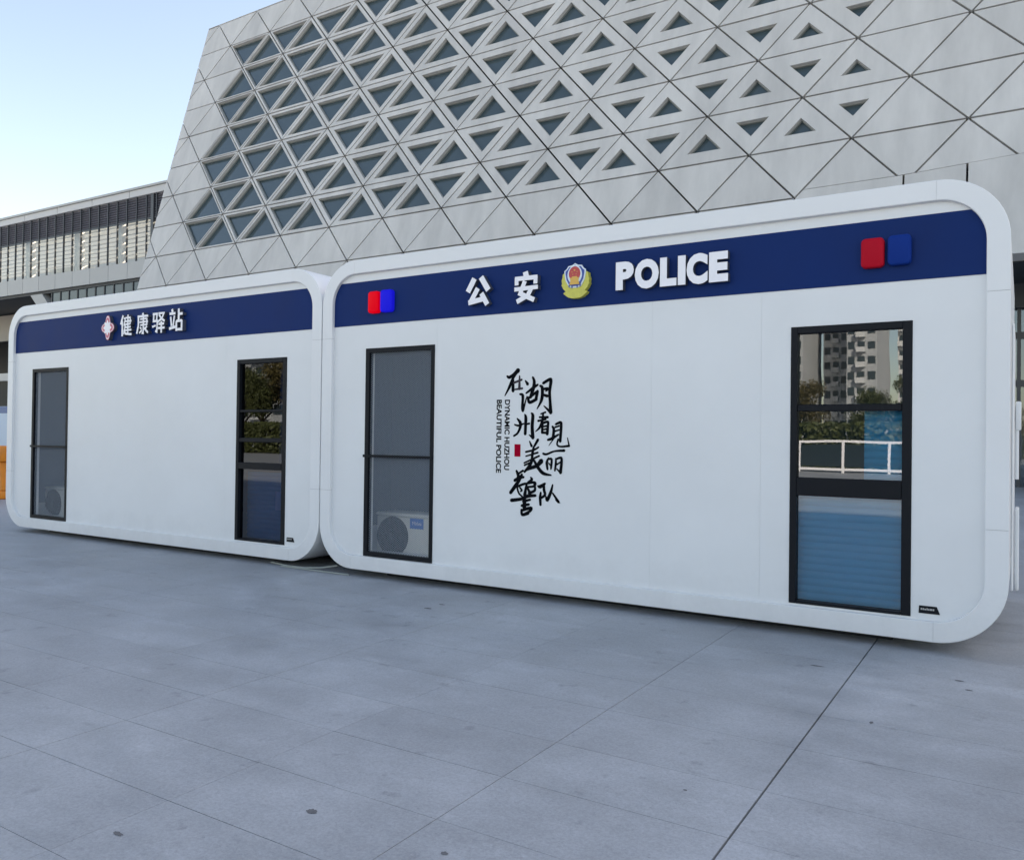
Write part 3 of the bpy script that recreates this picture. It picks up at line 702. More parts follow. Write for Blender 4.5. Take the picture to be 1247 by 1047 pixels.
GLYPH = {
 'gong': [([(36, 94), (10, 50)], 20), ([(62, 97), (92, 50)], 20), ([(50, 60), (22, 16)], 18), ([(12, 13), (82, 24)], 17), ([(64, 42), (88, 2)], 18)],
 'an': [([(48, 100), (52, 84)], 20), ([(6, 79), (96, 79)], 15), ([(13, 82), (13, 58)], 15), ([(89, 82), (88, 58)], 15), ([(4, 45), (98, 47)], 14), ([(46, 70), (28, 30), (84, 6)], 16), ([(74, 48), (58, 22), (14, 4)], 16)],
 'jian': [([(26, 98), (6, 56)], 13), ([(20, 72), (20, 0)], 13), ([(46, 85), (90, 85)], 9), ([(40, 69), (98, 69)], 9), ([(46, 55), (88, 55)], 9), ([(44, 41), (92, 41)], 9), ([(42, 27), (98, 27)], 9), ([(67, 99), (67, 13)], 11), ([(86, 86), (86, 53)], 10), ([(30, 83), (44, 83), (34, 53), (44, 53), (30, 8)], 9), ([(32, 30), (46, 11), (99, 6)], 11)],
 'kang': [([(52, 100), (57, 88)], 13), ([(10, 85), (97, 85)], 11), ([(17, 85), (17, 42), (4, 4)], 12), ([(32, 72), (86, 72)], 9), ([(25, 58), (96, 58)], 9), ([(32, 44), (86, 44)], 9), ([(86, 75), (86, 41)], 10), ([(57, 83), (57, 5), (44, 6)], 11), ([(29, 34), (42, 25)], 10), ([(46, 20), (24, 6)], 10), ([(88, 36), (68, 25)], 10), ([(60, 31), (96, 5)], 11)],
 'yi': [([(6, 90), (40, 90), (36, 58)], 11), ([(14, 86), (12, 57), (43, 57), (39, 7), (27, 11)], 11), ([(2, 31), (30, 36)], 10), ([(50, 91), (93, 91), (76, 66), (47, 53)], 11), ([(54, 86), (74, 66), (99, 53)], 11), ([(51, 42), (95, 42)], 11), ([(45, 23), (99, 23)], 11), ([(73, 54), (73, 0)], 12)],
 'zhan': [([(21, 100), (26, 86)], 13), ([(2, 80), (47, 80)], 12), ([(11, 67), (18, 24)], 11), ([(39, 70), (30, 24)], 11), ([(0, 13), (49, 20)], 13), ([(71, 100), (71, 44)], 13), ([(71, 76), (100, 76)], 12), ([(54, 46), (54, 0)], 12), ([(54, 45), (94, 45)], 12), ([(93, 48), (93, 0)], 12), ([(54, 7), (93, 7)], 12)],
}
def glyph(key, x0, x1, z0, z1, parent):
    (x0, z0), (x1, z1) = near_plane(x0, z0, .018), near_plane(x1, z1, .018)
    bm = bmesh.new()
    sx, sz = (x1 - x0) / 100, (z1 - z0) / 100
    for k, (pts, wd) in enumerate(GLYPH[key]):
        bar_solid(bm, [(x0 + p[0] * sx, z0 + p[1] * sz) for p in pts], wd * (sx + sz) / 2, LETTER_F + .00025 * k, DW - .004)
    return from_bm('sign_character', bm, [M['letter'], M['letter_side']], parent)

def lens(x0, x1, z0, z1, m, label, parent):
    (x0, z0), (x1, z1) = near_plane(x0, z0, .014), near_plane(x1, z1, .014)
    r = .028; bm = bmesh.new()
    def loop(i): return rr_arc(x0 + r, z0 + r, r - i, math.pi, 1.5 * math.pi, 5) + rr_arc(x1 - r, z0 + r, r - i, 1.5 * math.pi, 2 * math.pi, 5) + rr_arc(x1 - r, z1 - r, r - i, 0, .5 * math.pi, 5) + rr_arc(x0 + r, z1 - r, r - i, .5 * math.pi, math.pi, 5)
    rows = [[bm.verts.new((p[0], y, p[1])) for p in loop(i)] for i, y in ((0, DW - .004), (0, -.004), (.004, -.010), (.014, -.014))]
    n = len(rows[0])
    for a, b in zip(rows, rows[1:]):
        for k in range(n): bm.faces.new((a[k], a[(k + 1) % n], b[(k + 1) % n], b[k]))
    bm.faces.new(rows[-1])
    o = from_bm('warning_light', bm, m, parent, smooth=35); o['label'] = label; return o

def screen_door(root, x0, x1, z0, z1):
    """black framed mesh door with its recess"""
    fw = .040; y0, y1 = DW - .006, DW + .045
    bm = bmesh.new()
    box(bm, x0, x0 + fw + .004, y0, y1, z0, z1); box(bm, x1 - fw + .004, x1, y0, y1, z0, z1)
    box(bm, x0 + fw + .004, x1 - fw + .004, y0, y1, z1 - fw, z1); box(bm, x0 + fw + .004, x1 - fw + .004, y0, y1, z0, z0 + fw)
    d = from_bm('screen_door', bm, M['black'], root)
    zm = 1.125
    bm = bmesh.new(); box(bm, x0 - .01, x1 - .005, y0 - .012, y0 - .001, zm - .012, zm + .012); from_bm('mid_bar', bm, M['black'], d)
    # expanded metal: two families of thin strips
    bm = bmesh.new(); X0, X1, Z0, Z1 = x0 + fw + .002, x1 - fw + .002, z0 + fw - .002, z1 - fw + .002
    pit, wd, sl = .0165, .0026, .58
    for s, yy in ((sl, DW + .018), (-sl, DW + .020)):
        # lines z = s*x + b
        lo = min(Z0 - s * X0, Z0 - s * X1); hi = max(Z1 - s * X0, Z1 - s * X1)
        b = lo
        while b < hi:
            xa, xb = X0, X1
            za, zb = s * xa + b, s * xb + b
            if s > 0:
                if za < Z0: xa = (Z0 - b) / s
                if zb > Z1: xb = (Z1 - b) / s
            else:
                if za > Z1: xa = (Z1 - b) / s
                if zb < Z0: xb = (Z0 - b) / s
            if xb - xa > .003:
                za, zb = s * xa + b, s * xb + b; h = wd * math.sqrt(1 + s * s) / 2
                vs = [bm.verts.new(p) for p in ((xa, yy, za - h), (xb, yy, zb - h), (xb, yy, zb + h), (xa, yy, za + h))]
                bm.faces.new(vs)
            b += pit
    tag(from_bm('wire_mesh', bm, M['mesh'], d), kind='stuff')
    # recess behind: lined box open to the front
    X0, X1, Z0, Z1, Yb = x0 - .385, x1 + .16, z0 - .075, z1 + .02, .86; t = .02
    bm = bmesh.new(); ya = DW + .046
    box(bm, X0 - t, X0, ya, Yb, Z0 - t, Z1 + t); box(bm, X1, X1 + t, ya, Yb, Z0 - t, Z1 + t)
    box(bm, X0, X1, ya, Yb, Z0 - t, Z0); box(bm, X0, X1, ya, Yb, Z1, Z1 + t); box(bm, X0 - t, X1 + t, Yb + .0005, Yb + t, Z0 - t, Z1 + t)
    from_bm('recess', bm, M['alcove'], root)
    box_obj('jamb', x0 + .012, x0 + .034, DW + .05, DW + .08, z0 + .005, z1 - .005, M['shell'], root)

def window(root, x0, x1, z0, z1, gl, rails, dark=False):
    """rails: list of (z0,z1) bars between the panes"""
    sx0, sx1 = .043, .055; y0, y1 = DW - .006, DW + .065; st = .045
    bm = bmesh.new()
    box(bm, x0, x0 + sx0, y0, y1, z0, z1); box(bm, x1 - sx1, x1, y0, y1, z0, z1)
    box(bm, x0 + sx0, x1 - sx1, y0, y1, z1 - st, z1); box(bm, x0 + sx0, x1 - sx1, y0, y1, z0, z0 + .02)
    bev(bm, .003)
    wn = from_bm('window', bm, M['black'], root)
    zz = [z0 + .02] + [q for r_ in rails for q in r_] + [z1 - st]
    for a, b in rails:
        bm = bmesh.new(); box(bm, x0 + sx0 + .001, x1 - sx1 - .001, y0 + (.004 if b - a < .06 else -.004), y1 - .004, a, b); bev(bm, .004)
        from_bm('glazing_bar', bm, M['black'], wn)
    for a, b in zip(zz[0::2], zz[1::2]):
        V = [(x0 + sx0 - .004, DW + .03, a - .004), (x1 - sx1 + .004, DW + .03, a - .004), (x1 - sx1 + .004, DW + .03, b + .004), (x0 + sx0 - .004, DW + .03, b + .004)]
        from_data('pane', V, [(0, 1, 2, 3)], gl, wn)
    return wn

def blind(root_window, x0, x1, z0, z1, y):
    z = z0; pitch = .048
    while z < z1 - .01:
        zt = min(z + pitch + .004, z1)
        V = []
        for k in range(4):
            a = k / 3; bulge = .009 * math.sin(math.pi * a)
            V += [(x0, y - bulge + .006 * (1 - a), z + (zt - z) * a), (x1, y - bulge + .006 * (1 - a), z + (zt - z) * a)]
        me = bpy.data.meshes.new('blind_slat'); me.from_pydata(V, [], [(2 * k, 2 * k + 1, 2 * k + 3, 2 * k + 2) for k in range(3)]); me.materials.append(M['blind']); me.shade_smooth()
        link_mesh('blind_slat', me, root_window); z += pitch

def plate(root, x0, x1, z0, z1):
    bm = bmesh.new(); prism_y(bm, [(x0, z0), (x1, z0), (x1 - .018, z1), (x0 + .002, z1)], DW - .006, DW + .001); bev(bm, .002)
    p = from_bm('name_plate', bm, M['black'], root)
    bm = bmesh.new(); rr = random.Random(3); x = x0 + .012
    while x < x1 - .04:     # worn lettering, too small to read
        wd = .006 + .004 * rr.random(); box(bm, x, x + wd, DW - .0072, DW - .0062, z0 + .021, z0 + .021 + .008 + .005 * rr.random()); x += wd + .003
    from_bm('worn_lettering', bm, M['fascia'], p)

def wall_panels(root, W, plates):
    for (a, b, h) in plates:
        bm = bmesh.new(); Z0, Z1 = ZB_ + .118, ZT - .118
        if h: holed_plate(bm, a + .0004, b - .0004, Z0, Z1, *h, DW, DW + .045)
        else: box(bm, a + .0004, b - .0004, DW, DW + .045, Z0, Z1)
        from_bm('wall_panel', bm, M['wall'], root)

def sign_band(root, W):
    bm = bmesh.new(); box(bm, TW - .02, W - TW + .02, DW - .004, DW - .0005, 2.3085, 2.7035)
    o = from_bm('sign_band', bm, M['navy'], root); return o

# ---- police cabin
WP = 5.5026
pc = empty('prefab_cabin', (0, 0, 0))
tag(pc, 'large white prefab cabin with POLICE in raised letters on its navy band', 'cabin', 'white prefab cabins in a row')
cabin_shell(pc, WP)
DX0, DX1, DZ0, DZ1 = .5162, 1.2932, .2258, 2.0925
WX0, WX1, WZ0, WZ1 = 4.2549, 4.9844, .2377, 2.0597
wall_panels(pc, WP, [(.118, 1.318, (DX0 - .001, DX1 + .001, DZ0 - .001, DZ1 + .001)), (1.318, 3.27, None), (3.27, 4.06, None), (4.06, WP - .118, (WX0 - .001, WX1 + .001, WZ0 - .001, WZ1 + .001))])
band = sign_band(pc, WP)
screen_door(pc, DX0, DX1, DZ0, DZ1)
win = window(pc, WX0, WX1, WZ0, WZ1, GL_CAB, [(.948, 1.066), (1.503, 1.546)])
blind(win, WX0 + .02, WX1 - .02, .25, .955, DW + .085)
blind(win, 4.70, WX1 - .02, 1.05, 1.515, DW + .085)
plate(pc, 5.030, 5.147, .265, .311)
glyph('gong', 1.628, 1.876, 2.384, 2.626, band)['label'] = 'raised white character 公'
glyph('an', 2.096, 2.327, 2.378, 2.622, band)['label'] = 'raised white character 安'
for ch, a, b_, z0, z1 in (('P', 2.991, 3.135, 2.406, 2.614), ('O', 3.143, 3.33, 2.400, 2.616), ('L', 3.339, 3.464, 2.404, 2.612), ('I', 3.474, 3.531, 2.404, 2.612), ('C', 3.538, 3.691, 2.398, 2.616), ('E', 3.701, 3.836, 2.402, 2.612)):
    latin_letter(ch, a, b_, z0, z1, band)['label'] = 'raised white letter ' + ch
lens(.552, .676, 2.406, 2.600, M['red_lit'], 'lit red warning light', band); lens(.694, .830, 2.406, 2.604, M['blue_lit'], 'lit blue warning light', band)
lens(4.687, 4.822, 2.404, 2.590, M['red'], 'red warning light above the window', band); lens(4.842, 4.976, 2.408, 2.594, M['blue'], 'blue warning light above the window', band)

# shield-and-wreath emblem on the band
EX0, EX1, EZ0, EZ1 = *near_plane(2.528, 2.378, .02), *near_plane(2.768, 2.645, .02)
EX0, EZ0 = near_plane(2.528, 2.378, .02); EX1, EZ1 = near_plane(2.768, 2.645, .02)
def em(p): return (EX0 + (p[0] - 172) / (785 - 172) * (EX1 - EX0), EZ1 - (p[1] - 150) / (880 - 150) * (EZ1 - EZ0))
def em_poly(name, pts, y0, y1, m, parent):
    bm = bmesh.new(); prism_y(bm, [em(p) for p in pts], y0, y1); return from_bm(name, bm, m, parent)
sym = lambda h: h + [(960 - x, y) for x, y in reversed(h) if x > 481]
emb = em_poly('police_emblem', sym([(480, 320), (690, 320), (757, 360), (762, 430), (783, 485), (772, 555), (785, 590), (765, 620), (750, 660), (688, 728), (732, 750), (735, 775), (640, 850), (560, 876), (480, 880)]), -.012, DW - .004, M['gold'], pc)
shield = sym([(480, 150), (545, 190), (630, 200), (662, 255), (718, 298), (712, 370), (688, 500), (612, 640), (535, 662)])
em_poly('shield_edge', shield, -.017, -.0125, M['embwhite'], emb)
em_poly('shield', [(480 + (x - 480) * .87, 405 + (y - 405) * .87) for x, y in shield], -.020, -.0173, M['embblue'], emb)
em_poly('oval_ring', ngon_outline(lambda t: (480 + 158 * math.cos(t), 395 + 198 * math.sin(t)), 28), -.0225, -.0203, M['embwhite'], emb)
em_poly('oval', ngon_outline(lambda t: (480 + 126 * math.cos(t), 372 + 152 * math.sin(t)), 24), -.0245, -.0228, M['embred'], emb)
em_poly('gate', [(380, 455), (425, 455), (425, 430), (535, 430), (535, 455), (580, 455), (568, 520), (592, 600), (368, 600), (392, 520)], -.0263, -.0248, M['gold2'], emb)
for sx, sy, sr in ((480, 300, 28), (424, 335, 13), (536, 335, 13), (444, 385, 12), (516, 385, 12)):
    em_poly('star', [(sx + sr * (1 if k % 2 == 0 else .42) * math.sin(math.pi * k / 5), sy - sr * (1 if k % 2 == 0 else .42) * math.cos(math.pi * k / 5)) for k in range(10)], -.0262, -.0249, M['gold2'], emb)
for a in ((344, 600), (408, 620), (520, 620), (584, 600)):
    em_poly('ribbon', [(a[0], a[1]), (a[0] + 32, a[1]), (a[0] + 22, a[1] + 55), (a[0] + 6, a[1] + 55)], -.0213, -.0203, M['embblue'], emb)

# brush lettering and small print on the wall
CHARS = '在湖州看见美丽警队'
def brush(bm, pts, y):
    # resample with a smooth curve, rounded ends
    P = [Vector((p[0], p[1], p[2] * 1.22 + .0015)) for p in pts]; out = []
    n = len(P)
    for i in range(n - 1):
        p0, p1, p2, p3 = P[max(i - 1, 0)], P[i], P[i + 1], P[min(i + 2, n - 1)]
        for k in range(5):
            t = k / 5
            q = .5 * ((2 * p1) + (p2 - p0) * t + (2 * p0 - 5 * p1 + 4 * p2 - p3) * t * t + (3 * p1 - p0 - 3 * p2 + p3) * t ** 3)
            q.z = max(p1.z + (p2.z - p1.z) * t, .002); out.append(q)
    out.append(P[-1])
    d0 = (Vector(out[0][:2]) - Vector(out[1][:2])).normalized(); d1 = (Vector(out[-1][:2]) - Vector(out[-2][:2])).normalized()
    a, b = out[0], out[-1]
    head = [Vector((*(Vector(a[:2]) + d0 * a.z * .45), a.z * .35)), Vector((*(Vector(a[:2]) + d0 * a.z * .22), a.z * .8))]
    tail = [Vector((*(Vector(b[:2]) + d1 * b.z * .22), b.z * .8)), Vector((*(Vector(b[:2]) + d1 * b.z * .45), b.z * .35))]
    pts = [tuple(q) for q in head + out + tail]
    Lf, Rt = bar_outline(pts, .01)
    l = [bm.verts.new((p.x, y, p.y)) for p in Lf]; r_ = [bm.verts.new((p.x, y, p.y)) for p in Rt]
    for i in range(len(l) - 1): bm.faces.new((l[i], l[i + 1], r_[i + 1], r_[i]))
for ch, strokes in zip(CHARS, CALLIGRAPHY):
    bm = bmesh.new()
    for k, st in enumerate(strokes):
        brush(bm, st, DW - .0012 - .00008 * k)
        if ch == '在' and k >= 3:
            for f in bm.faces[-1:]: pass
    o = from_bm('wall_character', bm, [M['ink'], M['ink_soft']], pc); o['label'] = 'black brush-written character ' + ch
    if ch == '在':
        cnt = [0]
        # the last three strokes of this character are worn to grey
        faces = o.data.polygons; seen = 0
        for pg in faces:
            if o.data.vertices[pg.vertices[0]].co.y < DW - .0012 - .00008 * 2.5: pg.material_index = 1
def small_print(text, x0, x1, z0, z1):
    V, F = font_mesh(text, .034, 0)
    my0, my1 = min(v[1] for v in V), max(v[1] for v in V); mx0, mx1 = min(v[0] for v in V), max(v[0] for v in V)
    P = [(x0 + (v[1] - my0) / (my1 - my0) * (x1 - x0), DW - .0012, z1 - (v[0] - mx0) / (mx1 - mx0) * (z1 - z0)) for v in V]
    o = from_data('wall_print', P, F, M['ink'], pc); o['label'] = 'small black print reading ' + text
small_print('DYNAMIC HUZHOU', 2.008, 2.058, 1.043, 1.610)
small_print('BEAUTIFUL POLICE', 1.930, 1.980, 1.018, 1.611)
from_data('red_seal', [(2.105, DW - .0012, 1.154), (2.162, DW - .0012, 1.154), (2.162, DW - .0012, 1.253), (2.105, DW - .0012, 1.253)], [(0, 1, 2, 3)], M['seal'], pc)

# right end of the police cabin: door leaf, pull handle and meter box
bm = bmesh.new(); box(bm, WP + .001, WP + .014, .75, 1.75, .34, 2.1); bev(bm, .005); from_bm('end_door', bm, M['shell'], pc)
bm = bmesh.new(); box(bm, WP + .02, WP + .055, 1.10, 1.16, 1.40, 1.60); bev(bm, .01, 2)
tube(bm, [(WP + .03, 1.13, 1.41), (WP + .03, 1.13, 1.06)], .012, 8); from_bm('door_handle', bm, M['shell'], pc, smooth=40)
bm = bmesh.new(); box(bm, WP + .0205, WP + .045, 1.05, 1.3, .30, .86); bev(bm, .006); from_bm('meter_box', bm, M['shell'], pc)

# ---- health cabin
WH = 5.580; HX = -5.5925
hc = empty('prefab_cabin', (HX, 0, 0))
tag(hc, 'white prefab cabin with four white characters and a red-white emblem on its navy band', 'cabin', 'white prefab cabins in a row')
cabin_shell(hc, WH)
h_ = lambda x: x - HX
HD = (h_(-5.0563), h_(-4.2585), DZ0, DZ1); HW = (h_(-1.2167), h_(-.4991), WZ0, WZ1)
wall_panels(hc, WH, [(.118, 1.36, (HD[0] - .001, HD[1] + .001, HD[2] - .001, HD[3] + .001)), (1.36, 2.9, None), (2.9, 4.2, None), (4.2, WH - .118, (HW[0] - .001, HW[1] + .001, HW[2] - .001, HW[3] + .001))])
hband = sign_band(hc, WH)
screen_door(hc, *HD)
hwin = window(hc, *HW, GL_DARK, [(.958, 1.022), (1.228, 1.27), (1.528, 1.552)])
blind(hwin, HW[0] + .02, HW[1] - .02, .25, .93, DW + .14)
plate(hc, h_(-.467), h_(-.363), .276, .317)
def hglyph(key, x0, x1, z0, z1, c):
    (x0, z0), (x1, z1) = (x0, z0), (x1, z1)
    o = glyph(key, x0, x1, z0, z1, hband); o.location.x = -HX; o['label'] = 'raised white character ' + c
hglyph('jian', -3.175, -2.958, 2.401, 2.642, '健'); hglyph('kang', -2.870, -2.651, 2.404, 2.639, '康')
hglyph('yi', -2.587, -2.363, 2.401, 2.636, '驿'); hglyph('zhan', -2.286, -2.060, 2.405, 2.645, '站')
(ax, az), (bx, bz) = near_plane(-3.567, 2.373, .02), near_plane(-3.285, 2.659, .02)
ecx, ecz, erx, erz = h_((ax + bx) / 2), (az + bz) / 2, (bx - ax) / 2 * .88, (bz - az) / 2
def quatre(s, a, b, n=4, ph=0): return ngon_outline(lambda t: (ecx + erx * s * (a + b * math.cos(n * t + ph)) * math.cos(t), ecz + erz * s * (a + b * math.cos(n * t + ph)) * math.sin(t)), 64)
bm = bmesh.new(); prism_y(bm, quatre(1, .80, .20), -.0095, DW - .004); he = from_bm('health_emblem', bm, M['letter_side'], hc)
bm = bmesh.new(); prism_y(bm, quatre(.995, .80, .20), -.0115, -.0097); from_bm('emblem_rim', bm, M['pink'], he)
bm = bmesh.new(); prism_y(bm, quatre(.93, .80, .20), -.0135, -.0117); from_bm('emblem_face', bm, M['letter'], he)
bm = bmesh.new(); prism_y(bm, quatre(.84, .80, .20), -.0155, -.0137); from_bm('emblem_field', bm, M['pink'], he)
bm = bmesh.new(); prism_y(bm, quatre(.62, .84, .16, 8), -.0175, -.0157); from_bm('emblem_flower', bm, M['letter'], he)
# thin pale panel behind the lower pane, upright strip behind the upper ones
bm = bmesh.new(); box(bm, h_(-.745), h_(-.57), DW + .10, DW + .104, .555, .74); from_bm('pale_panel', bm, M['signpale'], hwin)
bm = bmesh.new(); box(bm, h_(-.70), h_(-.655), DW + .10, DW + .13, 1.03, 1.95); from_bm('upright_strip', bm, M['alcove'], hwin)

# ---- outdoor units standing inside the mesh recesses
def ac_unit(x0, y0, z0, label, brand):
    r0 = empty('air_conditioner', (x0, y0, z0)); tag(r0, label, 'air conditioner', 'outdoor units behind the mesh doors')
    Wd, Hh_, Dp = .76, .435, .27
    bm = bmesh.new(); box(bm, 0, Wd, 0, Dp, .03, Hh_ - .035); bev(bm, .012, 2); from_bm('casing', bm, M['ac'], r0, smooth=40)
    bm = bmesh.new(); box(bm, -.006, Wd + .006, -.008, Dp + .006, Hh_ - .032, Hh_); bev(bm, .010, 2); from_bm('lid', bm, M['ac'], r0, smooth=40)
    fx, fz, fr = .20, .215, .185
    bm = bmesh.new(); disc(bm, fx, fz, fr, -.006, -.0005, 40); from_bm('fan_opening', bm, M['acdark'], r0)
    for k in range(9):       # guard rings
        rr = fr * (k + 1) / 9.2; bm = bmesh.new()
        tube(bm, [(fx + rr * math.cos(2 * math.pi * i / 28), -.014, fz + rr * math.sin(2 * math.pi * i / 28)) for i in range(29)], .0018, 4, False)
        from_bm('guard_ring', bm, M['darkgrey'], r0)
    bm = bmesh.new(); disc(bm, fx, fz, .034, -.018, -.006, 20); from_bm('fan_hub', bm, M['darkgrey'], r0)
    if brand:
        bm = bmesh.new(); box(bm, .405, .56, -.003, -.0005, .30, .395); lab = from_bm('label_plate', bm, M['aclabel'], r0)
        V, F = font_mesh('Midea', .0, 0); m0 = max(v[0] for v in V)
        from_data('label_print', [(.43 + v[0] / m0 * .11, -.0042, .335 + v[1] / m0 * .11) for v in V], F, M['letter'], lab)
    for x in (.12, Wd - .12):
        bm = bmesh.new(); box(bm, x - .03, x + .03, .01, Dp - .01, 0, .03); from_bm('foot', bm, M['darkgrey'], r0)
    return r0
ac_unit(.335, .42, .1515, 'grey outdoor unit with blue label behind the mesh door of the POLICE cabin', True)
ac_unit(-5.428, .42, .1515, 'outdoor unit showing only its fan behind the far cabin’s narrow mesh door', False)

# ---- cable lying across the gap between the cabins
bm = bmesh.new()
tube(bm, [(-.75, .10, GZ + .009), (-.45, .03, GZ + .009), (-.2, .02, GZ + .012), (.0, .04, GZ + .03), (.14, .10, GZ + .055)], .008, 8)
tag(from_bm('cable', bm, M['cable'], smooth=60), 'thin pale cable rising off the ground in the gap between the cabins', 'cable')
bm = bmesh.new(); box(bm, -.5, .38, -.012, .012, GZ + .001, GZ + .012); bev(bm, .004)
tag(from_bm('cable_cover', bm, M['cable']), 'long thin pale cover strip on the ground along the cabin gap', 'cable cover')
# ------------------------------------------------------------------ far left: barrier and board
br = empty('traffic_barrier', (-11.25, 2.5, GZ)); tag(br, 'orange plastic traffic barrier at the far end of the small cabin', 'barrier')
for nm, (z0, z1) in (('top_board', (.70, 1.0)), ('foot_board', (.0, .16))):
    bm = bmesh.new(); box(bm, -.65, .65, -.10, .10, z0, z1); bev(bm, .03, 2); from_bm(nm, bm, M['orange'], br, smooth=40)
for x in (-.52, .52):
    bm = bmesh.new(); prism_y(bm, [(x - .13, .161), (x + .13, .161), (x + .06, .699), (x - .06, .699)], -.07, .07); bev(bm, .012); from_bm('leg', bm, M['orange'], br)
for x in (-.26, .0, .26):
    bm = bmesh.new(); prism_y(bm, [(x - .08, .74), (x + .0, .74), (x + .08, .96), (x, .96)], -.112, -.102); from_bm('reflector', bm, M['letter'], br)
nb = empty('notice_board', (-11.6, 3.2, GZ)); tag(nb, 'blue and white notice board standing behind the orange barrier', 'board')
bm = bmesh.new(); box(bm, -1, .78, -.03, .03, .95, 1.78); bev(bm, .01); from_bm('board', bm, M['signpale'], nb)
bm = bmesh.new(); box(bm, -1, .78, -.034, -.031, 1.64, 1.775); from_bm('header_strip', bm, M['signblue'], nb)
bm = bmesh.new()
for k in range(6):
    for i in range(4): box(bm, .30 + i * .11, .38 + i * .11, -.0335, -.0315, 1.05 + k * .09, 1.09 + k * .09)
from_bm('board_print', bm, M['signblue'], nb)
for x in (-.8, .6):
    bm = bmesh.new(); box(bm, x - .03, x + .03, .031, .07, 0, 1.7); from_bm('post', bm, M['darkgrey'], nb)

# ------------------------------------------------------------------ across the plaza (seen in the cabin windows)
def tree_mesh(seed, H, leaf_mat):
    rr = random.Random(seed)
    bm = bmesh.new()
    th = H * .38
    tube(bm, [(0, 0, 0), (.05, .03, th * .5), (.02, .0, th), (.1, .05, H * .72)], [.16, .13, .11, .04], 8)
    cl = []
    for k in range(7):
        a = k * 2.4 + rr.random(); l = H * (.18 + .12 * rr.random()); z0 = th * (.75 + .35 * rr.random())
        e = (math.cos(a) * l, math.sin(a) * l, z0 + l * 1.1); cl.append(e)
        tube(bm, [(0, 0, z0), (e[0] * .5, e[1] * .5, z0 + l * .6), e], [.07, .05, .02], 6)
    tm = bpy.data.meshes.new('trunk'); bm.to_mesh(tm); bm.free(); tm.materials.append(M['trunk'])
    V, F = [], []
    centers = cl + [(rr.uniform(-.9, .9) * H * .22, rr.uniform(-.9, .9) * H * .22, H * rr.uniform(.5, .92)) for _ in range(16)]
    for c in centers:
        R_ = H * rr.uniform(.09, .16)
        for _ in range(420):
            d = Vector((rr.gauss(0, 1), rr.gauss(0, 1), rr.gauss(0, .8))); d = d.normalized() * R_ * rr.random() ** .45
            p = Vector(c) + d; s = rr.uniform(.028, .065) * H / 6
            q = Euler((rr.uniform(0, 6.3), rr.uniform(0, 6.3), rr.uniform(0, 6.3))).to_matrix()
            i = len(V); V += [tuple(p + q @ Vector(o)) for o in ((-s, -s * .6, 0), (s, -s * .6, 0), (s, s * .6, 0), (-s, s * .6, 0))]; F.append((i, i + 1, i + 2, i + 3))
    cm = bpy.data.meshes.new('crown'); cm.from_pydata(V, [], F); cm.materials.append(leaf_mat)
    return tm, cm
TREES = [tree_mesh(1, 5.6, M['leaf']), tree_mesh(2, 6.4, M['leaf2']), tree_mesh(3, 5.0, M['leaf'])]
rt = random.Random(11)
for k in range(20):
    x = -50 + 2.9 * k + rt.uniform(-.5, .5); y = -36.5 + rt.uniform(-1.2, 1.2)
    tm, cm = TREES[k % 3]
    e = empty('broadleaf_tree', (x, y, GZ), rt.uniform(0, 6.28)); s = rt.uniform(.85, 1.12) * (1.35 if x < -28 else .80); e.scale = (s, s, s)
    link_mesh('trunk', tm, e); link_mesh('crown', cm, e)
    tag(e, 'broadleaf tree in the sunlit row across the plaza, mirrored in the windows', 'tree', 'trees across the plaza')
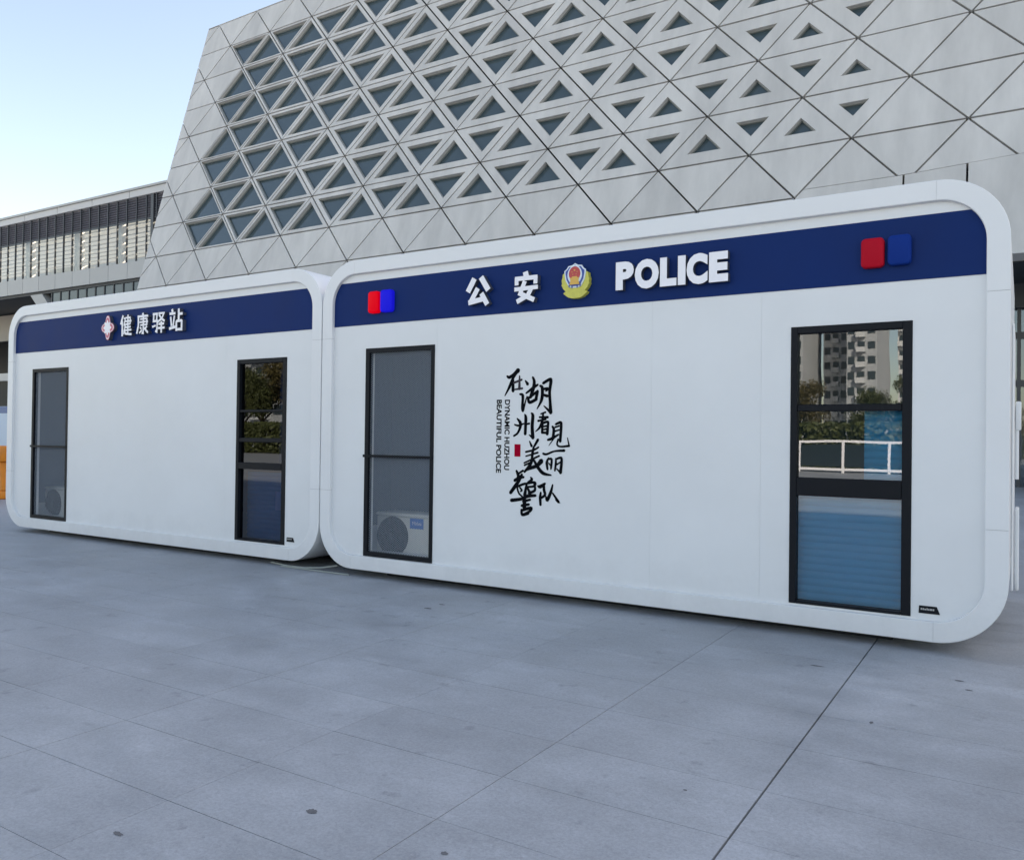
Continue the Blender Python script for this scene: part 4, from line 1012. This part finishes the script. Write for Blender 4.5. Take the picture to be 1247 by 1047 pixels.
# clipped hedge at the trees' feet
hv, hf = [], []
for _ in range(45000):
    p = Vector((rt.uniform(-48, 14), -33.6 + rt.uniform(-.8, .8), rt.uniform(.05, 2.2))); s = rt.uniform(.04, .085)
    q = Euler((rt.uniform(0, 6.3), rt.uniform(0, 6.3), 0)).to_matrix(); i = len(hv)
    hv += [tuple(p + q @ Vector(o)) for o in ((-s, -s, 0), (s, -s, 0), (s, s, 0), (-s, s, 0))]; hf.append((i, i + 1, i + 2, i + 3))
tag(from_data('hedge', hv, hf, M['leaf']), 'clipped hedge below the trees across the plaza', 'hedge', kind='stuff')
rl = empty('railing', (0, -30.5, GZ)); tag(rl, 'white framed railing with dark panels across the plaza', 'railing')
for i in range(5):
    x = -2.5 + 1.75 * i
    bm = bmesh.new(); box(bm, x - .05, x + .05, -.05, .05, 0, 1.35); from_bm('post', bm, M['letter'], rl)
    if i < 4:
        for z0, z1 in ((.08, .18), (1.25, 1.35)):
            bm = bmesh.new(); box(bm, x + .051, x + 1.699, -.04, .04, z0, z1); from_bm('rail', bm, M['letter'], rl)
        bm = bmesh.new(); box(bm, x + .051, x + 1.699, -.02, .02, .25, 1.15); from_bm('infill_panel', bm, M['twin'], rl)
def tower(x0, x1, y, H, m, label, pod):
    t = empty('apartment_tower', ((x0 + x1) / 2, y - 9, 0)); tag(t, label, 'building', 'towers across the plaza')
    hw = (x1 - x0) / 2
    bm = bmesh.new(); box(bm, -hw, hw, -9, 9, 0, H); from_bm('wall', bm, m, t)
    nf = int(min(H, 62) / 3.1); nb = min(max(int((x1 - x0) / 2.2), 3), 14); pw = (x1 - x0) / nb
    wm = bpy.data.meshes.new('window'); b2 = bmesh.new(); box(b2, -pw * .34, pw * .34, -.05, .12, -.75, .75); b2.to_mesh(wm); b2.free(); wm.materials.append(M['twin'])
    bmm = bpy.data.meshes.new('balcony'); b2 = bmesh.new(); box(b2, -pw * .46, pw * .46, -.05, 1.3, -1.5, -.45); b2.to_mesh(bmm); b2.free(); bmm.materials.append(M['tower2'])
    for f in range(min(nf, 12)):
        for b in range(nb):
            z = 2.2 + 3.1 * f; x = -hw + pw * (b + .5)
            link_mesh('window', wm, t, (x, 9.0, z))
            if b % 2 == pod: link_mesh('balcony', bmm, t, (x, 9, z))
tower(-41, -32, -165, 80, M['tower'], 'grey apartment tower with balconies across the plaza', 0)
tower(-31, -26, -180, 84, M['tower2'], 'slim pale apartment tower with pale balconies across the plaza', 1)
tower(-24.5, -19, -170, 62, M['tower'], 'grey tower beside the slim pale one across the plaza', 1)
tower(-17.5, -6, -190, 70, M['tower2'], 'broad white tower block across the plaza', 0)
tower(-140, -84, -85, 45, M['tower'], 'wide grey tower far along the plaza', 0)
